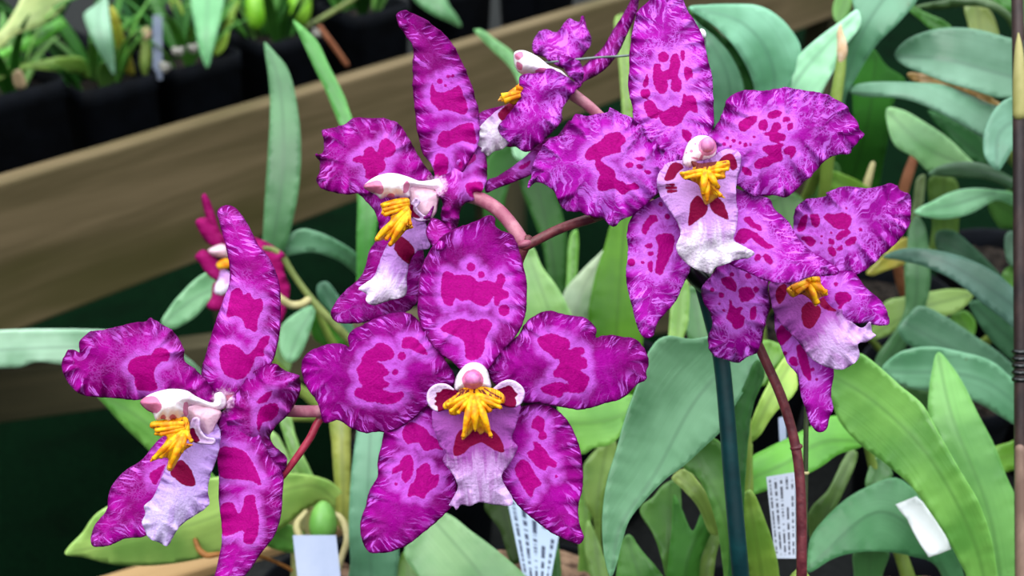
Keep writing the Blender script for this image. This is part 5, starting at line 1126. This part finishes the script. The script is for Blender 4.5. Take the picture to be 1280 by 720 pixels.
# leaf stalks that carry the leaves down to their pots
for par, st_ in ((ps, ((318, 425, 562), (420, 520, 590), (525, 512, 612))), (ps, ((453, 398, 572), (500, 460, 595), (527, 510, 612))), (ps, ((464, 350, 577), (505, 430, 596), (529, 508, 612))),
                 (ps, ((290, 352, 562), (300, 420, 567), (420, 510, 592), (524, 514, 612))), (ps, ((394, 384, 562), (425, 440, 577), (522, 508, 611))), (ps, ((440, 428, 592), (480, 470, 600), (526, 512, 612))), (ps, ((272, 505, 592), (350, 520, 594), (520, 516, 612))),
                 (pm, ((666, 139, 641), (700, 300, 642), (744, 452, 650))), (pm, ((628, 330, 602), (680, 400, 630), (742, 456, 650))), (pm, ((694, 500, 592), (720, 490, 620), (743, 464, 650))), (pm, ((805, 505, 455), (800, 480, 560), (748, 462, 648))), (pm, ((790, 262, 562), (770, 360, 610), (746, 455, 650))), (pm, ((716, 500, 502), (730, 500, 580), (744, 466, 650))), (pm, ((768, 540, 522), (760, 510, 590), (746, 466, 650))),
                 (pw, ((1320, 425, 492), (1345, 430, 590), (1354, 412, 684))), (pw, ((1310, 520, 522), (1345, 490, 600), (1354, 416, 684))), (pw, ((1320, 560, 492), (1348, 510, 590), (1355, 416, 684))), (pw, ((1300, 460, 557), (1340, 450, 620), (1354, 412, 684))),
                 (pv, ((1262, 360, 562), (1255, 405, 592), (1180, 460, 645))), (pv, ((1105, 460, 552), (1140, 482, 600), (1174, 470, 646))), (pv, ((1160, 312, 572), (1150, 380, 602), (1172, 460, 645))), (pv, ((1086, 422, 572), (1125, 460, 612), (1173, 468, 646))),
                 (pr, ((1083, 553, 442), (1102, 620, 448), (1150, 765, 446))), (orchid, ((932, 438, 394), (930, 600, 405), (905, 790, 430))), (orchid, ((936, 556, 422), (930, 700, 425), (880, 790, 436)))):
    tube('leaf_stalk', [(x, y, d, 1.5 + k * .8) for k, (x, y, d) in enumerate(st_)], par, M['bulb_olive'])

# ---- brown cane at the right
t = thing('bamboo_cane', 'dark brown upright cane with a tan sheath and a coiled black tie', 'cane', P(1276, 760, .40))
tube('rod', [(1271, -40, 398, 2.0), (1273, 100, 396, 2.05), (1274, 300, 394, 2.05), (1275, 480, 394, 2.05), (1275, 560, 394, 2.0), (1276, 720, 396, 2.0), (1277, 900, 420, 2.0)], t, M['cane'], 14)
tube('sheath', [(1273, 42, 394, .3), (1273.5, 60, 394, 1.3), (1274, 100, 394, 2.1), (1274, 143, 394, 2.15)], t, M['cane_tan'], 14)
tube('lower_sheath', [(1275, 561, 392.5, 1.7), (1275.5, 640, 393, 1.9), (1276, 720, 394, 1.9), (1277, 860, 412, 1.9)], t, M['cane_low'], 14)
for k in range(5):
    y = 440 + k * 8.6
    blob('tie_coil', 1274.5, y, 394, 9.5, 4.6, 2.9, t, M['clip'])
# ------------------------------------------------------------------ setting: ground, benches, far pots
def uv_box(name, c, u, v, w, hu, hv, hw, parent, mat, bevel=.002):
    """a timber: half sizes hu (along the grain u), hv, hw"""
    bm = bmesh.new()
    add_box(bm, c, u * hu, v * hv, w * hw)
    uvl = bm.loops.layers.uv.new('UVMap')
    bmesh.ops.recalc_face_normals(bm, faces=bm.faces)
    for f in bm.faces:
        for lp in f.loops:
            p = lp.vert.co - c
            lp[uvl].uv = (p.dot(u), p.dot(v) + p.dot(w) * .9)
    return solid(name, bm, parent, mat, bevel)

ZUP = Vector((0, 0, 1))
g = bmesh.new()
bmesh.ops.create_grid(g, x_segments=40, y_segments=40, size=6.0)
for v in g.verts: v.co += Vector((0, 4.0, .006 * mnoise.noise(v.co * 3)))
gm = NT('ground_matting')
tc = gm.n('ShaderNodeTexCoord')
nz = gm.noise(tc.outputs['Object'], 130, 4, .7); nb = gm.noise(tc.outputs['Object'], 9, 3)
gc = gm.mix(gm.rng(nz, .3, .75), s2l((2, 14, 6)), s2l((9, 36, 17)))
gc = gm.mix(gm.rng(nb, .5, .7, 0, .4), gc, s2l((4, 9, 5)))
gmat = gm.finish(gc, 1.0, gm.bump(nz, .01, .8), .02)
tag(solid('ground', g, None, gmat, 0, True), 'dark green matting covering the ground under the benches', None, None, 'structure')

# far bench with the timber edge board
TOP = CAM.z - .376
p0, p1 = on_plane(0, 230, TOP), on_plane(770, 0, TOP)
U = (p1 - p0).normalized(); N = Vector((-U.y, U.x, 0))
if N.y < 0: N = -N                      # away from the camera
FB_Z = TOP - .075
fb = thing('timber_bench', 'weathered timber bench edged with a wide board, carrying rows of black pots', 'bench', Vector(((p0 + p1) / 2).to_tuple()[:2] + (0.0,)))
WD = wood_mat('weathered_board', (90, 78, 52), (120, 103, 76), (70, 66, 30))
WT = wood_mat('weathered_rail', (66, 62, 44), (88, 80, 58), (60, 56, 36))
LEN0, LEN1 = -.45, 1.5
uv_box('edge_board', p0 + U * ((LEN0 + LEN1) / 2) + N * .011 - ZUP * .068, U, ZUP, N, (LEN1 - LEN0) / 2, .068, .011, fb, WD, .003)
tp = uv_box('bench_top', p0 + U * ((LEN0 + LEN1) / 2) + N * .44 - ZUP * (TOP - FB_Z + .008), U, N, ZUP, (LEN1 - LEN0) / 2, .417, .008, fb, M['bench'])
for a in (-.30, .62, 1.4):
    for b in (.05, .80):
        q = p0 + U * a + N * b
        hz = (FB_Z - .016) / 2
        uv_box('leg', Vector((q.x, q.y, hz)), ZUP, U, N, hz, .022, .022, fb, WT)
RZ = .60
r0, r1 = on_plane(-60, 538, RZ), on_plane(170, 507, RZ)
RU = (r1 - r0).normalized(); RN = Vector((-RU.y, RU.x, 0))
if RN.y < 0: RN = -RN
lr = uv_box('lower_rail', r0 + RU * .35 + RN * .012 + ZUP * .030, RU, ZUP, RN, .62, .030, .012, fb, WT, .003)

# near bench
q0, q1 = on_plane(150, 722, BENCH_Z), on_plane(960, 478, BENCH_Z)
V_ = (q1 - q0).normalized(); W_ = Vector((V_.y, -V_.x, 0))
if W_.x < 0: W_ = -W_                   # onto the bench
nb_ = thing('potting_bench', 'near bench with a pale timber back edge and a dark mesh top', 'bench', Vector((q0.x + .3, q0.y, 0)))
EL0, EL1 = -.02, .95
uv_box('edge_board', q0 + V_ * ((EL0 + EL1) / 2) + W_ * .010 - ZUP * .028, V_, ZUP, W_, (EL1 - EL0) / 2, .034, .010, nb_, wood_mat('pale_edge', (142, 112, 74), (170, 138, 96), (120, 96, 60)), .002)
uv_box('bench_top', q0 + V_ * ((EL0 + EL1) / 2) + W_ * .42 - ZUP * .006, V_, W_, ZUP, (EL1 - EL0) / 2, .40, .006, nb_, M['bench'])
for a in (.03, .88):
    for b in (.05, .78):
        q = q0 + V_ * a + W_ * b
        hz = (BENCH_Z - .012) / 2
        uv_box('leg', Vector((q.x, q.y, hz)), ZUP, V_, W_, hz, .02, .02, nb_, WT)

# black square pots in the rows on the far bench
def square_pot(x, y, w, off, label):
    """front rim middle seen at (x, y), its face off metres behind the edge board"""
    a = p0 + N * (.022 + off)
    r = FW + RT * ((x - 640) / F_PX) - UP * ((y - 360) / F_PX)
    rim = CAM + r * ((a - CAM).dot(N) / r.dot(N))
    h = rim.z - FB_Z
    c = rim + N * (w / 2); c.z = FB_Z
    t = thing('square_pot', label, 'pot', c, 'black square pots on the far bench')
    ang = math.atan2(U.y, U.x)
    R = w / 2
    prof = [(0, 0), (R * .80, 0), (R * .84, .004), (R * .955, h - .018), (R, h - .016), (R, h), (R * .955, h), (R * .90, h - .02), (R * .8, .01), (0, .008)]
    lathe('body', c, prof, t, M['black'], 48, 9.0, ang)
    # growing medium, a part of what fills the pot
    med = lathe('potting_mix', Vector((c.x, c.y, FB_Z)), [(0, h - .014), (R * .5, h - .011), (R * .9, h - .016)], None, M['bark_dark'], 36, 9.0, ang)
    tag(med, 'bark mix filling ' + label, 'bark', 'bark mix in the square pots', 'stuff')
    return Vector((c.x, c.y, FB_Z + h - .012)), h

far = []
for i, (x, y, w, off, lab) in enumerate((
    (30, 112, .079, .03, 'black square pot at the left end of the far row, under pale arching leaves'),
    (152, 103, .079, .03, 'black square pot with the upright white tag'),
    (262, 76, .079, .03, 'black square pot with the mint green hanging leaf'),
    (372, 46, .079, .03, 'black square pot under the two lime green bulbs'),
    (482, 12, .079, .03, 'black square pot beside the fallen brown stick'),
    (590, -18, .079, .03, 'black square pot standing past the brown stick along the board'),
    (700, -50, .079, .03, 'black square pot farthest along the board'),
)):
    far.append(square_pot(x, y, w, off, lab))
back = []
for i, (x, y, w, off, lab) in enumerate((
    (70, 60, .084, .17, 'black square pot in the second row behind the pale arching leaves'),
    (200, 34, .084, .17, 'black square pot in the second row behind the white tag'),
    (330, 0, .084, .17, 'black square pot in the second row behind the lime bulbs'),
    (450, -34, .084, .17, 'black square pot in the second row above the brown stick'),
)):
    back.append(square_pot(x, y, w, off, lab))

T = lambda x, y, off: (lambda r: ((p0 + N * (.022 + off) - CAM).dot(N) / r.dot(N)) * 1000)(FW + RT * ((x - 640) / F_PX) - UP * ((y - 360) / F_PX))
def ld(pts, off):
    """stations on the upright plane off metres behind the board, in mm"""
    return [(x, y, T(x, y, off + o)) for x, y, o in pts]

pa = thing('pale_leaf_orchid', 'orchid with wide pale yellow-green leaves in the leftmost far pot', 'plant', far[0][0])
leaf(pa, [(-30, 50), (0, 39), (23, 6), (30, -6), (84, -6), (84, 0), (74, 16), (49, 33), (19, 43), (0, 60), (-30, 80)], ld([(80, -4, .06), (40, 22, .0), (-30, 66, -.03)], .04), (184, 200, 128), step=8)
leaf(pa, [(-30, 90), (0, 64), (19, 56), (49, 37), (78, 23), (84, 30), (74, 38), (54, 53), (23, 66), (0, 76), (-30, 100)], ld([(82, 26, .07), (40, 50, .03), (-30, 92, .0)], .04), (100, 178, 62), step=8)
leaf(pa, [(-10, 100), (0, 92), (12, 82), (39, 78), (78, 71), (105, 74), (112, 98), (98, 92), (60, 88), (39, 86), (14, 92), (0, 100)], ld([(108, 96, .05), (70, 79, .03), (-8, 100, .02)], .03), (142, 180, 84), step=6)
leaf(pa, [(16, 92), (24, 88), (32, 108), (26, 112), (20, 110)], ld([(26, 112, .02), (20, 90, .02)], .02), (176, 156, 122), name='dry_leaf_base', step=5, thick=2)
for k, (az, ln, w) in enumerate(((.5, .13, .016), (2.2, .12, .014), (1.2, .14, .016), (3.6, .11, .013))):
    ribbon(pa, far[0][0] + N * .02, az, ln, w, 1.1, 1.3, (64 + 14 * k, 118 + 8 * k, 46))
pb = thing('mint_leaf_orchid', 'orchid with a hanging mint leaf and yellowing leaf beside the white tag', 'plant', far[1][0])
leaf(pb, [(105, 17), (117, 8), (132, -4), (136, 16), (140, 49), (143, 95), (136, 84), (126, 68), (111, 39)], ld([(124, 2, .03), (124, 40, .0), (143, 95, -.01)], .02), (132, 178, 148), step=7)
leaf(pb, [(138, 6), (144, 12), (156, 49), (168, 94), (160, 94), (152, 80), (144, 54)], ld([(164, 96, .04), (150, 48, .03), (140, 8, .03)], .03), (176, 176, 62), step=6, dry=.3)
blob('bulb', 182, 68, T(182, 70, .06), 9, 28, 9, pb, M['bulb_olive'], point=.5)
blob('bulb_tip', 183, 42, T(183, 42, .055), 6, 8, 6, pb, M['dry'])
for k, (az, ln, w, c) in enumerate(((.2, .12, .012, (70, 130, 50)), (1.5, .15, .015, (52, 104, 44)), (2.6, .14, .014, (60, 118, 46)), (3.3, .10, .012, (88, 140, 60)), (5.2, .09, .010, (104, 150, 74)))):
    ribbon(pb, far[1][0] + N * .015, az, ln, w, 1.15, 1.2, c)
tg = thing('plant_tag', 'upright white tag standing in the far pot between two plants', 'tag', P(197, 96, T(197, 96, .045) / 1000))
quad('card', [(191.5, 19, T(191, 19, .05)), (203, 18, T(203, 18, .05)), (203, 100, T(203, 100, .045)), (192, 100, T(192, 100, .045))], tg, M['tag_grey'], 1.0)
pc = thing('hanging_leaf_orchid', 'orchid with a long bright mint leaf hanging over the rim of the far pot', 'plant', far[2][0])
leaf(pc, [(241, -8), (278, -8), (276, 18), (272, 38), (266, 62), (259, 86), (254, 76), (249, 62), (244, 34)], ld([(260, -6, .02), (258, 40, -.01), (259, 86, -.02)], .01), (118, 188, 130), step=7)
leaf(pc, [(290, -8), (299, -6), (296, 12), (288, 36), (280, 62), (268, 70), (266, 64), (276, 44), (286, 16)], ld([(270, 68, .03), (283, 36, .03), (295, -6, .04)], .03), (150, 190, 62), step=6)
leaf(pc, [(210, -6), (220, -6), (232, 22), (244, 48), (240, 56), (226, 32)], ld([(242, 54, .06), (228, 24, .06), (214, -6, .07)], .04), (142, 172, 66), step=6)
for k, (az, ln, w, c) in enumerate(((1.2, .14, .014, (58, 112, 48)), (2.4, .14, .012, (72, 128, 56)), (3.4, .12, .012, (60, 120, 50)))):
    ribbon(pc, far[2][0] + N * .02, az, ln, w, 1.2, 1.0, c)
pd = thing('lime_bulb_orchid', 'orchid with two plump lime green bulbs in the far pot', 'plant', far[3][0])
blob('bulb', 320, 6, T(320, 6, .09), 15, 32, 14, pd, M['bulb_lime'], point=.3)
blob('bulb', 375, 0, T(375, 0, .07), 17, 33, 15, pd, M['bulb_lime'], point=.3)
tube('stalk', [(382, 34, T(382, 34, .06), 2.6), (400, 24, T(400, 24, .06), 2.8), (440, 0, T(440, 0, .06), 2.8), (470, -20, T(470, -20, .06), 2.6)], pd, M['stem_green'])
for k, (az, ln, w, c) in enumerate(((1.0, .16, .02, (80, 140, 56)), (2.5, .15, .018, (66, 124, 52)), (3.6, .1, .012, (90, 150, 70)))):
    ribbon(pd, far[3][0] + N * .02, az, ln, w, 1.2, 1.0, c)
pe = thing('drooping_leaf_orchid', 'orchid in the far pot beside the brown stick, one leaf drooping over the rim', 'plant', far[4][0])
leaf(pe, [(512, -10), (552, -10), (562, 8), (571, 20), (577, 34), (564, 28), (540, 17), (522, 4)], ld([(528, -8, .03), (552, 14, .0), (577, 34, -.015)], .02), (112, 170, 116), step=7)
for k, (az, ln, w, c) in enumerate(((1.4, .14, .018, (60, 112, 48)), (2.8, .12, .016, (70, 124, 54)))):
    ribbon(pe, far[4][0] + N * .02, az, ln, w, 1.2, 1.0, c)
st_ = thing('dry_stick', 'short terracotta brown stick leaning against the black pots by the board', 'stick', P(432, 77, T(432, 77, .012) / 1000))
tube('stick', [(400, 34, T(400, 34, .02), 2.6), (416, 56, T(416, 56, .012), 2.9), (433, 80, T(433, 80, .008), 2.8)], st_, M['brown'])
for k, (x, y, lab) in enumerate(((222, 64, 'white perlite lump on the rim of the far pot beside the white tag'), (243, 60, 'white perlite lump left of the mint hanging leaf'), (396, 42, 'white perlite lump at the top of the brown stick'), (206, 84, 'small white perlite lump by the foot of the white tag'))):
    b = blob('perlite', x, y, T(x, y, .03), 7, 5, 5, None, M['perlite'], nz=.9)
    tag(b, lab, 'perlite')
for k, (pp, h) in enumerate(back):
    t = thing('bushy_orchid', ('dark leafy orchid in the second row behind the pale arching leaves', 'dark leafy orchid in the second row behind the white tag', 'dark leafy orchid in the second row behind the lime bulbs', 'dark leafy orchid in the second row above the brown stick')[k], 'plant', pp)
    for j in range(9):
        ribbon(t, pp + Vector((.01 * math.cos(j * 2.4), .01 * math.sin(j * 2.4), -.004)), j * .7 + k, .10 + .012 * (j * 5 % 7), .012 + .002 * (j % 4), 1.25 - .05 * (j % 3), .9 + .1 * (j % 5), ((46, 98, 40), (62, 118, 48), (78, 138, 58), (54, 108, 60))[(j + k) % 4])

for k, t in enumerate((pa, pb, pc, pd, pe)):
    b = far[k][0]
    for j in range(11):
        a = j * 2.4 + k
        r_ = .006 + .026 * ((j * 7 + k) % 5) / 5
        ribbon(t, b + Vector((r_ * math.cos(a), r_ * math.sin(a), -.004)), a, .055 + .011 * ((j * 5 + k) % 7), .009 + .002 * (j % 4), 1.35 - .08 * (j % 4), .7 + .15 * (j % 5), ((58, 122, 44), (92, 156, 62), (44, 92, 36), (120, 172, 84), (70, 128, 52))[(j + k) % 5])

# dark pots standing on the near bench behind the leaves
for (ax, ay, lab) in ((-.05, .50, 'round black pot hidden behind the front flower'), (.05, .545, 'round black pot behind the middle clump of leaves'), (.15, .59, 'round black pot showing dark bark between the two right flowers'),
                      (.25, .635, 'round black pot with bark behind the yellowing leaf'), (.35, .685, 'round black pot in the gap beside the brown cane'), (.255, .54, 'round black pot under the broad dark green leaves'), (.36, .585, 'round black pot behind the brown cane')):
    b, c = round_pot(0, 0, .046, lab, at=(ax, ay))
    bark(c, .0425, RIM_Z - .012, 'dark bark in the ' + lab.replace('round black ', ''), 'bark_dark')

# ------------------------------------------------------------------ light and camera
w = bpy.data.worlds.new('greenhouse_sky'); SC.world = w; w.use_nodes = True
nt = w.node_tree; nt.nodes.clear()
out = nt.nodes.new('ShaderNodeOutputWorld'); bg = nt.nodes.new('ShaderNodeBackground')
tcw = nt.nodes.new('ShaderNodeTexCoord'); sx = nt.nodes.new('ShaderNodeSeparateXYZ'); rp = nt.nodes.new('ShaderNodeValToRGB')
nt.links.new(tcw.outputs['Generated'], sx.inputs[0]); nt.links.new(sx.outputs[2], rp.inputs[0]); nt.links.new(rp.outputs[0], bg.inputs[0]); nt.links.new(bg.outputs[0], out.inputs[0])
rp.color_ramp.elements[0].position = 0.0; rp.color_ramp.elements[0].color = (.01, .012, .01, 1)
rp.color_ramp.elements[1].position = 1.0; rp.color_ramp.elements[1].color = (1.45, 1.54, 1.60, 1)
e_ = rp.color_ramp.elements.new(.25); e_.color = (.20, .23, .23, 1)
bg.inputs[1].default_value = 1.9
sl = bpy.data.lights.new('soft_sun', 'SUN'); sl.energy = 1.1; sl.angle = math.radians(40); sl.color = (1.0, .98, .95)
so = bpy.data.objects.new('soft_sun', sl); COL.objects.link(so)
so.rotation_euler = (math.radians(28), math.radians(-16), 0)

cd = bpy.data.cameras.new('camera'); cam = bpy.data.objects.new('camera', cd); COL.objects.link(cam)
cam.location = CAM; cam.rotation_euler = (math.radians(90) - PITCH, 0, 0)
cd.sensor_width = 36.0; cd.lens = 36.0 * F_PX / 1280.0; cd.clip_start = .01; cd.clip_end = 50
cd.dof.use_dof = True; cd.dof.focus_distance = .298
cd.dof.aperture_fstop = cd.lens / 2.5
SC.camera = cam
SC.view_settings.view_transform = 'Standard'; SC.view_settings.look = 'None'
SC.view_settings.gamma = 1.0; SC.view_settings.exposure = 0.3; SC.view_settings.use_curve_mapping = False
